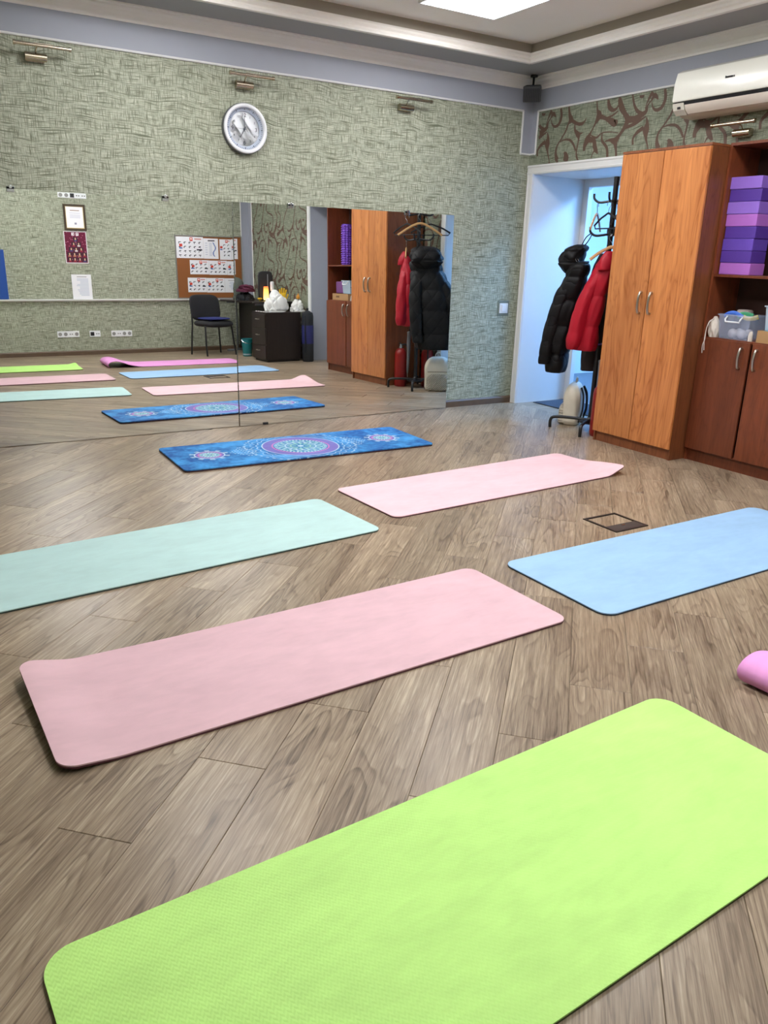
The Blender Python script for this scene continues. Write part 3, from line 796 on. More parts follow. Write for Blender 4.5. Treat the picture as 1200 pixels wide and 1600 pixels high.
# ================================================================== AIR CONDITIONER
t = thing('air_conditioner', 'ivory split air conditioner above the orange wardrobe', 'air conditioner', (0, -2.09, 2.25))
y0, y1 = -.415, .415
G().prism([(0, .285), (-.15, .285), (-.195, .265), (-.212, .20), (-.214, .10), (-.206, .078), (-.19, .07), (-.165, .03), (-.12, .005), (0, .0)], y0, y1, 'y').build('body', M_ac2, t, smooth=True, bevel=.006)
G().prism([(-.14, .289), (-.155, .288), (-.200, .267), (-.218, .20), (-.220, .098), (-.213, .086), (-.205, .1), (-.203, .2), (-.188, .258), (-.15, .276)], y0-.003, y1+.003, 'y').build('front_panel', M_ac, t, smooth=True, bevel=.004)
G().prism([(-.2145, .086), (-.207, .066), (-.18, .060), (-.18, .086)], y0-.0, y1-.004, 'y').build('air_slot', M_gap, t)
G().prism([(-.2075, .066), (-.196, .040), (-.165, .014), (-.155, .014), (-.185, .06)], y0+.02, y1-.095, 'y').build('louver', M_ac2, t, smooth=True)
G().prism([(-.2145, .080), (-.200, .038), (-.165, .010), (-.15, .012), (-.18, .07)], y1-.09, y1, 'y').build('receiver_window', plain('receiver', (226, 222, 208), .2), t)
G().bx(-.209, -.200, y1-.062, y1-.038, .044, .058).build('indicator', M_gap, t)
g = G()
for k, w_ in enumerate((.007, .006, .006, .006, .006, .006, .006, .003, .006)): g.bx(-.2215, -.2192, .018-.0076*k, .018-.0076*k-w_, .180, .190 if k else .193)
g.build('logo', M_gap, t)

# ================================================================== WARDROBE
t = thing('wardrobe', 'tall orange alder wardrobe with two doors standing beside the doorway', 'wardrobe', (-.235, -1.89, 0))
x0, x1, ya, yb, hh = -.465, -.03, -2.252, -1.535, 2.022
g = G(); p_ = .016
g.bx(x0, x1, ya, ya+p_, 0, hh-p_).bx(x0, x1, yb-p_, yb, 0, hh-p_).bx(x0+.02, x1-.005, ya+p_, yb-p_, .075, .09).bx(x1-.006, x1, ya+p_, yb-p_, .05, hh-p_)
g.build('carcass', M_alder_shaded, t, world=True)
G().bx(x0-.018, x1, ya-.002, yb+.002, hh-p_, hh).build('top_board', M_alder_shaded, t, world=True, bevel=.001)
G().bx(x0+.012, x0+.028, ya+p_, yb-p_, 0, .074).build('plinth', M_alder_shaded, t, world=True)
ym = (ya+yb)/2
for k, (a, b_) in enumerate(((ym+.003, yb-.002), (ya+.002, ym-.003))):
    d = G().bx(x0-.018, x0-.002, a, b_, .078, hh-p_-.003).build('door', M_alder, t, world=True, bevel=.0012)
    hy = ym+.045 if k == 0 else ym-.045
    hp = smoothpath([(x0-.018, hy, 1.108), (x0-.036, hy, 1.106), (x0-.046, hy, 1.075), (x0-.048, hy, 1.04), (x0-.046, hy, 1.0), (x0-.036, hy, .972), (x0-.018, hy, .970)], 4)
    G().tube(hp, .0088, 10).build('handle', M_nickel, d, smooth=True, world=True)
g = G()

# ================================================================== SHELVING CABINET
SX, SY0, SY1, SH = -.312, -3.13, -2.258, 2.03
t = thing('shelf_cabinet', 'dark cherry shelf unit with two lower doors next to the orange wardrobe', 'shelf cabinet', ((SX-.02)/2, (SY0+SY1)/2, 0))
g = G(); g.bx(SX, -.02, SY0, SY0+p_, 0, SH).bx(SX, -.02, SY1-p_, SY1, 0, SH); g.build('side_panel', M_cherry, t, world=True)
G().bx(-.026, -.02, SY0+p_, SY1-p_, .06, SH-.016).build('back_panel', plain('dark_back', (58, 30, 20), .6), t, world=True)
G().bx(SX, -.026, SY0+p_, SY1-p_, SH-.016, SH).build('top_board', M_cherry, t, world=True)
for z in (1.230, .829, .075): G().bx(SX+.004, -.026, SY0+p_, SY1-p_, z, z+.016).build('shelf', M_cherry, t, world=True, bevel=.001)
G().bx(SX+.01, SX+.026, SY0+p_, SY1-p_, 0, .075).build('plinth', M_cherry, t, world=True)
ym = -2.642
for k, (a, b_) in enumerate(((ym+.006, SY1-.003), (SY0+.003, ym-.012))):
    d = G().bx(SX-.018, SX-.002, a, b_, .088, .838).build('door', M_cherry, t, world=True, bevel=.0012)
    hy = ym+.06 if k == 0 else ym-.05
    hp = smoothpath([(SX-.018, hy, .80), (SX-.035, hy, .797), (SX-.046, hy, .755), (SX-.047, hy, .735), (SX-.042, hy, .70), (SX-.033, hy, .678), (SX-.018, hy, .676)], 4)
    G().tube(hp, .0088, 10).build('handle', M_nickel, d, smooth=True, world=True)
M_purplemat = plain('violet_foam', (84, 52, 150), .6)
rm = G().cyl((-.20, ym-.002, .095), (-.20, ym-.002, .73), .055, n=24).build('rolled_mat', M_purplemat, None, smooth=True)
tag(rm, 'rolled violet mat seen through the gap between the cabinet doors', 'yoga mat')

# ---- things on the shelves
BL = {'lilac': plain('lilac_foam', (150, 112, 214), .6, var=.04), 'purple': plain('purple_foam', (88, 56, 158), .6, var=.05), 'violet': plain('violet_block_foam', (104, 74, 184), .6, var=.05), 'orchid': plain('orchid_foam', (182, 112, 206), .6, var=.04)}
order = ['orchid', 'purple', 'violet', 'purple', 'orchid', 'lilac', 'purple', 'lilac']
names = ['orchid foam yoga block at the bottom of the stack', 'deep purple foam yoga block lying on the lowest orchid one', 'violet foam yoga block between two deep purple ones', 'deep purple foam yoga block under the upper orchid one',
         'orchid foam yoga block in the middle of the stack', 'lilac foam yoga block lying on the upper orchid one', 'deep purple foam yoga block between two lilac ones', 'lilac foam yoga block on top of the stack']
for k, cname in enumerate(order):
    z = 1.2465+k*.0735
    o = G().box((0, 0, .0363), (.15, .222, .0722)).build('yoga_block', BL[cname], None, bevel=.004)
    o.location = (-.20+random.uniform(-.004, .004), -2.392+random.uniform(-.004, .004)+(.004 if k > 4 else 0), z); o.rotation_euler = (0, 0, random.uniform(-.015, .015))
    tag(o, names[k], 'yoga block', 'yoga blocks stacked on the shelf')
# foam roller, standing
g = G(); n_, m_ = 24, 64
def roller(u, v):
    a = 2*PI*v; z = u*.46; kn = .5+.5*math.cos(a*10); kz = .5+.5*math.cos(z/.46*2*PI*18)
    r = .054+.016*(kn*kz)**.7 if .01 < u < .99 else .05
    return (r*math.cos(a), r*math.sin(a), z)
g.surf(roller, 145, 80, cv=True); 
fr = thing('foam_roller', 'knobbly purple foam roller standing on the upper shelf', 'foam roller', (-.16, -2.93, 1.2465))
g.build('sleeve', plain('purple_roller', (120, 72, 190), .5, var=.05), fr, smooth='all')
G().lathe([(.04, 0.001), (.04, .4605), (.052, .4605), (.052, .001)], 28).build('core', M_purplemat, fr, smooth=True)

M_clear = glass('clear_plastic', (196, 210, 236), .24, .08); M_whiteplastic = plain('white_plastic', (238, 240, 242), .35, var=.02)
def tub(loc, size, label, lid=False, tint=M_clear):
    a, b_, h = size; t = thing('storage_tub', label, 'storage box', loc)
    g = G(); k = .88
    def ring(z, s, inset=0): return [(sx*(a/2*s-inset), sy*(b_/2*s-inset), z) for sx, sy in ((-1, -1), (1, -1), (1, 1), (-1, 1))]
    v = ring(0, k)+ring(h, 1)+ring(h, 1, .003)+ring(.004, k, .003)
    f = [(3, 2, 1, 0)]+[(i, (i+1) % 4, (i+1) % 4+4, i+4) for i in range(4)]+[(i+4, (i+1) % 4+4, (i+1) % 4+8, i+8) for i in range(4)]+[(i+8, (i+1) % 4+8, (i+1) % 4+12, i+12) for i in range(4)]+[(12, 13, 14, 15)]
    g.add(v, f); g.build('body', tint, t)
    g = G(); g.bx(-a/2-.006, a/2+.006, -b_/2-.006, -b_/2, h-.008, h).bx(-a/2-.006, a/2+.006, b_/2, b_/2+.006, h-.008, h).bx(-a/2-.006, -a/2, -b_/2, b_/2, h-.008, h).bx(a/2, a/2+.006, -b_/2, b_/2, h-.008, h)
    g.build('rim', tint, t)
    g = G(); g.tube([(-a/2+.002, -.055, h-.012), (-a/2-.016, -.055, h-.03), (-a/2-.018, -.05, h-.045), (-a/2-.018, .05, h-.045), (-a/2-.016, .055, h-.03), (-a/2+.002, .055, h-.012)], .0055, 8)
    g.build('handle', M_whiteplastic, t, smooth=True)
    return t
tub((-.19, -2.468, .8455), (.21, .235, .155), 'clear plastic tub filled with balls and bands beside the drawstring bag')
M_ball = plain('white_ball', (236, 232, 240), .4)
for k, (x, y, r, c_) in enumerate(((-.235, -2.43, .030, 'white'), (-.235, -2.495, .030, 'white'), (-.17, -2.43, .030, 'white'), (-.165, -2.50, .03, 'white'))):
    o = G().lathe([(max(.0001, r*math.sin(PI*i/12)), r-r*math.cos(PI*i/12)) for i in range(13)], 20).build('ball', M_ball, None, smooth=True); o.location = (x, y, .850)
    tag(o, 'small white ball lying inside the clear plastic tub', 'ball', 'white balls in the tub')
def band_obj(pts, w_, mat, label, name='resistance_band'):
    q = smoothpath(pts, 6); g = G(); g.tube([tuple(p) for p in q], w_, 8, flat=.25)
    return tag(g.build(name, mat, None, smooth=True), label, 'exercise band')
band_obj([(-.27, -2.375, .985), (-.27, -2.40, 1.005), (-.262, -2.44, 1.012), (-.25, -2.48, .995), (-.24, -2.50, .985)], .012, plain('blue_band', (64, 116, 220), .5), 'bright blue exercise band lying over the tub rim')
band_obj([(-.25, -2.50, .99), (-.25, -2.53, .982), (-.24, -2.565, .985), (-.22, -2.585, .995)], .014, plain('yellow_band', (226, 206, 120), .5), 'yellow exercise band lying in the tub')
band_obj([(-.20, -2.42, .985), (-.19, -2.46, 1.003), (-.18, -2.52, .995)], .016, plain('green_band', (70, 170, 120), .5), 'green exercise band heaped inside the tub')
o = G().lathe([(.0001, 0), (.045, 0), (.05, .006), (.05, .018), (.04, .024), (.0001, .026)], 24).build('massage_disc', plain('beige_disc', (222, 210, 204), .5), None, smooth=True)
o.location = (-.125, -2.42, 1.004); tag(o, 'pale beige disc resting on the far edge of the tub', 'disc')
# drawstring bag
t = thing('drawstring_bag', 'small white cotton drawstring bag at the shelf edge by the wardrobe', 'bag', (-.27, -2.312, .8455))
M_cotton = plain('white_cotton', (226, 218, 206), .8, var=.06, scale=40, bump=.3)
def bag(u, v):
    a = 2*PI*v; z = .135*u; r = (.034+.010*math.sin(PI*min(1, u*1.3)))*(1 if u < .75 else 1-.72*(u-.75)/.25); r *= 1+.10*math.sin(5*a+u*9)+.05*math.sin(9*a-u*5)
    return (r*.75*math.cos(a), r*.85*math.sin(a), max(z, 0))
G().surf(bag, 20, 36, cv=True).build('pouch', M_cotton, t, smooth='all')
for k, dx in enumerate((0, .006)):
    G().tube([tuple(p) for p in smoothpath([(-.018, .0, .12), (-.045, .012, .10-dx), (-.06, .016, .05), (-.062, .018-.004*k, -.01), (-.064, .012+.012*k, -.055), (-.066, .006+.012*k, -.085-.02*k)], 6)], .0026, 6).build('drawstring', M_cotton, t, smooth=True)
# cardboard tray with things on it
t = thing('cardboard_tray', 'shallow brown cardboard tray on the cabinet top', 'tray', (-.18, -2.84, .8455))
M_card = plain('cardboard', (176, 138, 92), .8, var=.06, scale=20)
g = G(); g.bx(-.12, .12, -.19, .19, 0, .004).bx(-.12, -.116, -.19, .19, .004, .075).bx(.116, .12, -.19, .19, .004, .075).bx(-.116, .116, -.19, -.186, .004, .075).bx(-.116, .116, .186, .19, .004, .075)
g.build('tray_body', M_card, t)
G().bx(-.121, -.1205, -.10, -.02, .03, .05).build('printed_patch', plain('print_brown', (120, 88, 54), .8), t)
o = G().box((0, 0, .035), (.06, .10, .068)).build('eraser_block', plain('cyan_foam', (110, 198, 224), .6), None, bevel=.005); o.location = (-.255, -2.715, .8500); tag(o, 'cyan foam piece standing in the cardboard tray', 'foam piece')
tub((-.17, -2.755, .922), (.20, .19, .15), 'clear lidded plastic box standing on the cardboard tray', tint=glass('milky_plastic', (206, 222, 236), .62))
o = G().prism([(-.09, 0), (.09, 0), (.098, .12), (.09, .135), (-.09, .135), (-.098, .12)], -.07, .07, 'x').build('purple_tub', plain('plum_plastic', (126, 78, 136), .5), None, bevel=.006); o.location = (-.17, -2.955, .922); tag(o, 'plum coloured box beside the clear one on the cardboard tray', 'storage box')
def cloth_lump(name, label, cat, loc, size, mat, seed, parts=None):
    r = np.random.default_rng(seed); ph = r.random(8)*6.3
    def fn(u, v):
        a = 2*PI*v; th = PI/2*u
        k = 1+.16*math.sin(3*a+ph[0])+.11*math.sin(5*a+ph[1]+3*u)+.07*math.sin(9*a+ph[2]-6*u)
        zz = math.sin(th)*(1+.18*math.sin(2*a+ph[3]+2*u)*math.cos(th)+.1*math.sin(5*a+ph[4])*math.cos(th))
        rr = math.cos(th)**.8 if u < .999 else 0.0005
        return (size[0]*rr*k*math.cos(a), size[1]*rr*k*math.sin(a), max(0, size[2]*zz))
    g = G(); g.surf(fn, 18, 48, cv=True)
    o = g.build(name, mat, None, smooth='all'); o.location = loc
    return tag(o, label, cat)
o = cloth_lump('white_cord_bundle', 'crumpled white cord bundle between the clear tub and cardboard tray', 'cord', (-.285, -2.596, .8455), (.014, .012, .06), M_cotton, 5)

# ================================================================== COAT RACK AND WHAT HANGS ON IT
RC = (-.255, -1.285)
t = thing('coat_rack', 'black metal coat rack on four bent feet beside the wardrobe', 'coat rack', (RC[0], RC[1], 0))
G().cyl((0, 0, .07), (0, 0, 1.89), .019, n=18).build('pole', M_black, t, smooth=True)
G().lathe([(.0001, .062), (.075, .062), (.085, .072), (.085, .082), (.03, .094), (.02, .11), (.0155, .12)], 28).build('hub', M_black, t, smooth=True)
for fx, fy in ((-.20, .241), (-.245, -.145), (.165, -.195), (.195, .165)):
    q = smoothpath([(0, 0, .085), (fx*.5, fy*.5, .092), (fx*.9, fy*.9, .088), (fx, fy, .06), (fx, fy, .0)], 5)
    G().tube([tuple(p) for p in q], .0125, 10).build('foot', M_black, t, smooth=True)
G().lathe([(.0205, 1.87), (.0205, 1.893), (.018, 1.896), (.0001, 1.896)], 18).build('end_cap', M_black, t, smooth=True)
HK = []
for zi, (z, n_, off) in enumerate(((1.735, 4, .5), (1.50, 4, .907))):
    for k in range(n_):
        a = off+2*PI*k/n_; ca, sa = math.cos(a), math.sin(a)
        q = smoothpath([(0, 0, z), (.06*ca, .06*sa, z-.012), (.115*ca, .115*sa, z-.015), (.15*ca, .15*sa, z+.01), (.155*ca, .155*sa, z+.045)], 5)
        G().tube([tuple(p) for p in q], .0085, 8).build('hook', M_black, t, smooth=True)
ringm = plain('purple_ring', (112, 84, 176), .4)
G().tube([(-.045+.075*math.cos(a), .03+.075*math.sin(a), .69) for a in [2*PI*k/28 for k in range(28)]], .006, 8, closed=True).build('umbrella_ring', ringm, t, smooth=True)
G().tube([(0, 0, .69), (.03, .03, .69)], .007, 8).build('ring_arm', M_steel, t, smooth=True)

def hanger(loc, ang, label, mat, width=.40, drop=.12, bar=True, r=.008):
    t = thing('clothes_hanger', label, 'hanger', loc, ang, 'clothes hangers on the coat rack')
    q = smoothpath([(.028, 0, .045), (.020, 0, .07), (0, 0, .08), (-.022, 0, .066), (-.022, 0, .045), (-.004, 0, .024), (0, 0, .0), (0, 0, -.01)], 6)
    G().tube([tuple(p) for p in q], .0022, 8).build('hook', M_steel, t, smooth=True)
    h = width/2
    q = smoothpath([(-h, 0, -drop), (-h*.6, 0, -drop*.52), (-h*.25, 0, -.022), (0, 0, -.008), (h*.25, 0, -.022), (h*.6, 0, -drop*.52), (h, 0, -drop)], 6)
    G().tube([tuple(p) for p in q], r, 8, flat=.7).build('shoulder_bar', mat, t, smooth=True)
    if bar: G().tube([(-h*.98, 0, -drop+.004), (-h*.9, 0, -drop-.022), (h*.9, 0, -drop-.022), (h*.98, 0, -drop+.004)], r*.6, 8).build('trouser_bar', mat, t, smooth=True)
    return t
M_hwood = plain('hanger_wood', (206, 158, 104), .4, var=.1, scale=25)
A35 = math.radians(35)
hanger((-.312, -1.18, 1.645), A35, 'pale wooden clothes hanger hanging empty from the rack top', M_hwood, .44, .12, False, .011)
hanger((-.15, -1.228, 1.645), math.radians(32), 'black plastic clothes hanger next to the empty wooden one', M_blackplastic, .40, .09, True, .008)
hanger((-.361, -1.341, 1.645), math.radians(75), 'black plastic clothes hanger hung on the doorway side of the rack', M_blackplastic, .36, .09, True, .008)
hanger((-.335, -1.387, 1.412), math.radians(-55), 'wooden clothes hanger carrying the red padded jacket', M_hwood, .30, .10, False, .012)

def puffy(path, ra, rb, ang, seg, amp=.16, n=40, m=70, wrinkle=.03, seed=0):
    """quilted loft: path of centres, radii functions of u, wide axis at ang"""
    P = [np.array(p) for p in smoothpath(path, 12)]; ph = np.random.default_rng(seed).random(6)*6.3
    ca, sa = math.cos(ang), math.sin(ang)
    def fn(u, v):
        k = u*(len(P)-1); i = min(int(k), len(P)-2); c = P[i]+(P[i+1]-P[i])*(k-i)
        a = 2*PI*v; A, B = np.interp(u, *ra), np.interp(u, *rb)
        q = abs(math.sin(PI*u*seg))**.45; s = 1-amp+amp*q
        s *= 1+wrinkle*(math.sin(5*a+ph[0]+8*u)+.7*math.sin(9*a+ph[1]-14*u)+.5*math.sin(3*a+ph[2]+21*u))
        e = .75; x = A*s*math.copysign(abs(math.cos(a))**e, math.cos(a)); y = B*s*math.copysign(abs(math.sin(a))**e, math.sin(a))
        return (c[0]+x*ca-y*sa, c[1]+x*sa+y*ca, c[2])
    g = G(); g.surf(fn, m, n, cv=True)
    g.f.append(tuple(range(n))); g.f.append(tuple((m-1)*n+k for k in range(n)))
    return g
def quilt(name, rgb, cell=.11, rough=.5, spec=.35):
    m = N(name); co = m.coords(); c = lin(*rgb); sx = m.n('ShaderNodeSeparateXYZ'); m.l(co, sx.inputs[0])
    wb = m.math('MULTIPLY', m.noise(co, 9, 2), .03); xy = m.math('ADD', sx.outputs[0], m.math('MULTIPLY', sx.outputs[1], .8))
    a = m.math('ABSOLUTE', m.math('SINE', m.math('MULTIPLY', m.math('ADD', m.math('ADD', xy, sx.outputs[2]), wb), PI/cell)))
    b_ = m.math('ABSOLUTE', m.math('SINE', m.math('MULTIPLY', m.math('ADD', m.math('SUBTRACT', sx.outputs[2], xy), wb), PI/cell)))
    h = m.math('POWER', m.math('MULTIPLY', a, b_), .35); cr = m.noise(co, 38, 3)
    m.base(m.mix(m.noise(co, 12, 2), tuple(x*.8 for x in c[:3])+(1,), c)); m.set(rough, 0, spec)
    m.bump(m.math('ADD', h, m.math('MULTIPLY', cr, .35)), .7, .009); return m.m
M_blackcloth = quilt('black_quilted_nylon', (17, 16, 17), .17, .6, .25)
M_redcloth = plain('red_quilted_nylon', (176, 20, 40), .5, var=.10, scale=9, bump=.35, spec=.3)
M_darkcoat = plain('dark_wool', (44, 34, 34), .85, var=.15, scale=40, bump=.2)
t = thing('black_jacket', 'black hooded puffer jacket hanging on the coat rack', 'jacket', (-.31, -.93, .43))
puffy([(-.305, -.895, .43), (-.31, -.915, .60), (-.315, -.95, .85), (-.318, -1.0, 1.06), (-.32, -1.055, 1.24), (-.32, -1.08, 1.30)], ([0, .3, .7, .88, 1], [.185, .195, .18, .15, .07]), ([0, .3, .75, 1], [.085, .095, .09, .055]), math.radians(40), 5.5, .17, 48, 110, .03, 1).build('body', M_blackcloth, t, smooth='all', world=True)
def sleeve(path, r0, r1, seed, seg=6): return puffy(path, ([0, .8, 1], [r1, r0, r0*.7]), ([0, .8, 1], [r1*.85, r0*.8, r0*.5]), .6, seg, .10, 24, 60, .03, seed)
sleeve([(-.475, -.93, .50), (-.485, -.95, .62), (-.475, -.99, .85), (-.44, -1.03, 1.05), (-.37, -1.06, 1.20)], .07, .055, 2).build('sleeve', M_blackcloth, t, smooth='all', world=True)
sleeve([(-.15, -.72, .52), (-.14, -.73, .62), (-.16, -.80, .85), (-.20, -.90, 1.05), (-.27, -1.02, 1.20)], .07, .055, 3).build('sleeve', M_blackcloth, t, smooth='all', world=True)
puffy([(-.33, -1.02, 1.20), (-.345, -1.0, 1.25), (-.35, -1.0, 1.30), (-.345, -1.015, 1.35), (-.335, -1.05, 1.40), (-.33, -1.07, 1.42)], ([0, .3, .7, 1], [.09, .165, .15, .05]), ([0, .3, .7, 1], [.06, .095, .085, .03]), math.radians(35), 3, .10, 36, 40, .05, 4).build('hood', M_blackcloth, t, smooth='all', world=True)
G().tube([tuple(p) for p in smoothpath([(-.335, -1.07, 1.40), (-.36, -1.14, 1.47), (-.362, -1.198, 1.498), (-.35, -1.16, 1.45), (-.33, -1.09, 1.40)], 5)], .004, 6).build('hanging_loop', M_blackcloth, t, smooth=True, world=True)
G().tube([(-.425+.013*math.cos(a), -1.135+.013*math.sin(a), 1.305+.016*math.sin(a)) for a in [2*PI*k/18 for k in range(18)]], .0022, 6, closed=True).build('cord_ring', M_steel, t, smooth=True, world=True)

t = thing('red_jacket', 'red padded jacket on a wooden hanger in front of the black one', 'jacket', (-.36, -1.28, .64))
puffy([(-.375, -1.255, .64), (-.375, -1.26, .8), (-.37, -1.285, 1.0), (-.36, -1.335, 1.18), (-.345, -1.37, 1.33)], ([0, .5, .85, 1], [.095, .10, .085, .045]), ([0, .5, .85, 1], [.068, .07, .055, .03]), math.radians(-75), 3.5, .17, 40, 90, .035, 5).build('body', M_redcloth, t, smooth='all', world=True)
puffy([(-.488, -1.235, .65), (-.475, -1.245, .78), (-.455, -1.265, .95), (-.415, -1.295, 1.10), (-.375, -1.335, 1.23)], ([0, .15, .8, 1], [.035, .055, .05, .03]), ([0, .15, .8, 1], [.035, .055, .05, .03]), 0, 4, .08, 24, 60, .04, 6).build('sleeve', M_redcloth, t, smooth='all', world=True)
puffy([(-.385, -1.385, 1.24), (-.372, -1.385, 1.29), (-.355, -1.385, 1.34), (-.345, -1.385, 1.375)], ([0, .5, 1], [.05, .06, .03]), ([0, .5, 1], [.04, .045, .02]), -.6, 2, .08, 24, 24, .03, 7).build('collar', M_redcloth, t, smooth='all', world=True)
t = thing('dark_coat', 'dark wool coat hanging behind the red jacket, longer than it', 'coat', (-.2, -1.13, .46))
puffy([(-.165, -1.15, .46), (-.165, -1.15, .7), (-.165, -1.155, 1.0), (-.17, -1.165, 1.2), (-.178, -1.185, 1.36)], ([0, .6, .85, 1], [.09, .09, .08, .04]), ([0, .6, 1], [.06, .06, .025]), math.radians(-30), 1, .03, 36, 50, .05, 8).build('body', M_darkcoat, t, smooth='all', world=True)
G().tube([tuple(p) for p in smoothpath([(-.178, -1.185, 1.35), (-.176, -1.188, 1.43), (-.176, -1.184, 1.49)], 4)], .004, 6).build('hanging_loop', M_darkcoat, t, smooth=True, world=True)

# backpack
t = thing('backpack', 'cream quilted leather backpack on the floor behind the coat rack', 'backpack', (-.17, -1.0, 0), A35)
M_cream = plain('cream_leather', (222, 213, 194), .45, var=.08, scale=20, bump=.2)
def pack(w_, d_, h_, x0=0, y0=0, z0=0, e=.55, dent=0.0):
    def fn(u, v):
        a = 2*PI*v; z = h_*u; s = 1.0
        if u < .12: s = .78+.22*math.sin(PI/2*u/.12)
        if u > .6: s = max(.03, math.sqrt(max(0, 1-((u-.6)/.4)**2)))
        k = 1+dent*math.sin(7*a+6*u)*(u > .3)
        return (x0+w_/2*s**.7*k*math.copysign(abs(math.cos(a))**e, math.cos(a)), y0+d_/2*s*k*math.copysign(abs(math.sin(a))**e, math.sin(a)), z0+z)
    g = G(); g.surf(fn, 36, 48, cv=True); g.f.append(tuple(range(48))); return g
pack(.27, .15, .35, dent=.035).build('body', M_cream, t, smooth='all')
mq = N('quilted_leather'); cq = mq.coords(); sx = mq.n('ShaderNodeSeparateXYZ'); mq.l(cq, sx.inputs[0])
d1_ = mq.math('SINE', mq.math('MULTIPLY', mq.math('ADD', sx.outputs[0], sx.outputs[2]), 150)); d2_ = mq.math('SINE', mq.math('MULTIPLY', mq.math('SUBTRACT', sx.outputs[0], sx.outputs[2]), 150))
hq = mq.math('MULTIPLY', mq.math('ABSOLUTE', d1_), mq.math('ABSOLUTE', d2_)); mq.base(mq.mix(hq, lin(186, 174, 152), lin(218, 209, 192))); mq.set(.42); mq.bump(mq.math('POWER', hq, .5), 1.0, .012)
pack(.24, .075, .17, 0, .068, .008).build('front_pocket', mq.m, t, smooth='all')
G().tube([tuple(p) for p in smoothpath([(-.03, -.01, .325), (-.022, -.01, .37), (0, -.01, .385), (.022, -.01, .37), (.03, -.01, .325)], 5)], .006, 8).build('top_handle', M_cream, t, smooth=True)
for sg in (-1, 1): G().tube([tuple(p) for p in smoothpath([(sg*.05, -.06, .31), (sg*.075, -.088, .24), (sg*.095, -.092, .12), (sg*.10, -.07, .03)], 6)], .012, 8, flat=.35).build('shoulder_strap', M_black, t, smooth=True)
G().tube([tuple(p) for p in smoothpath([(-.105, .070, .195), (0, .080, .198), (.105, .070, .195)], 6)], .003, 6).build('zip', M_bronze, t, smooth=True)

def extinguisher(loc, label, rot):
    t = thing('fire_extinguisher', label, 'fire extinguisher', loc, rot, 'red fire extinguishers beside the wardrobe')
    mr = plain('extinguisher_red', (142, 22, 18), .35, var=.05)
    G().lathe([(.0001, .004), (.056, .0), (.062, .012), (.064, .03), (.064, .33), (.058, .365), (.04, .39), (.022, .40), (.0001, .402)], 32).build('cylinder', mr, t, smooth=True)
    G().lathe([(.020, .40), (.020, .425), (.014, .43), (.014, .445), (.0001, .446)], 16).build('valve', M_steel, t, smooth=True)
    G().bx(-.008, .008, -.075, .01, .443, .452).build('lever', M_black, t, bevel=.002); G().tube([(0, 0, .43), (0, -.04, .428), (0, -.07, .415)], .006, 8).build('carry_handle', M_black, t, smooth=True)
    G().tube([tuple(p) for p in smoothpath([(.015, .0, .435), (.05, .01, .44), (.072, .01, .38), (.071, .01, .25), (.071, .01, .15)], 6)], .007, 8).build('hose', M_blackplastic, t, smooth=True)
    return t
extinguisher((-.335, -1.452, 0), 'red fire extinguisher standing against the wardrobe side', .4)
extinguisher((-.085, -1.315, 0), 'red fire extinguisher half hidden behind the coat rack pole', 2.0)

t = thing('umbrella', 'closed grey umbrella hanging beside the coat rack pole', 'umbrella', (-.298, -1.372, .12))
puffy([(0, 0, 0.02), (.004, .002, .2), (.01, .004, .42), (.012, .005, .46)], ([0, .1, .8, 1], [.004, .010, .020, .008]), ([0, .1, .8, 1], [.004, .010, .020, .008]), 0, 1, .02, 16, 30, .14, 61).build('canopy', plain('grey_stripe_cloth', (126, 126, 128), .6, var=.2, scale=90), t, smooth='all')
G().tube([(0, 0, -.02), (0, 0, .03)], .003, 8).build('tip', M_steel, t, smooth=True)
G().tube([tuple(p) for p in smoothpath([(.012, .005, .45), (.014, .006, .53), (.02, .01, .575), (.045, .025, .585), (.06, .035, .565)], 5)], .006, 8).build('handle', M_black, t, smooth=True)

# doormat in the doorway
t = thing('doormat', 'dark slate doormat lying in the deep doorway', 'doormat', (.395, -.53, 0))
M_dm = plain('slate_mat', (62, 72, 88), .9, var=.15, scale=90, bump=.4)
G().bx(-.205, .205, -.40, .40, 0, .008).build('pile', M_dm, t, bevel=.003)
g = G(); g.bx(-.215, -.205, -.41, .41, 0, .006).bx(.205, .215, -.41, .41, 0, .006).bx(-.205, .205, -.41, -.40, 0, .006).bx(-.205, .205, .40, .41, 0, .006); g.build('rubber_edge', M_blackplastic, t)

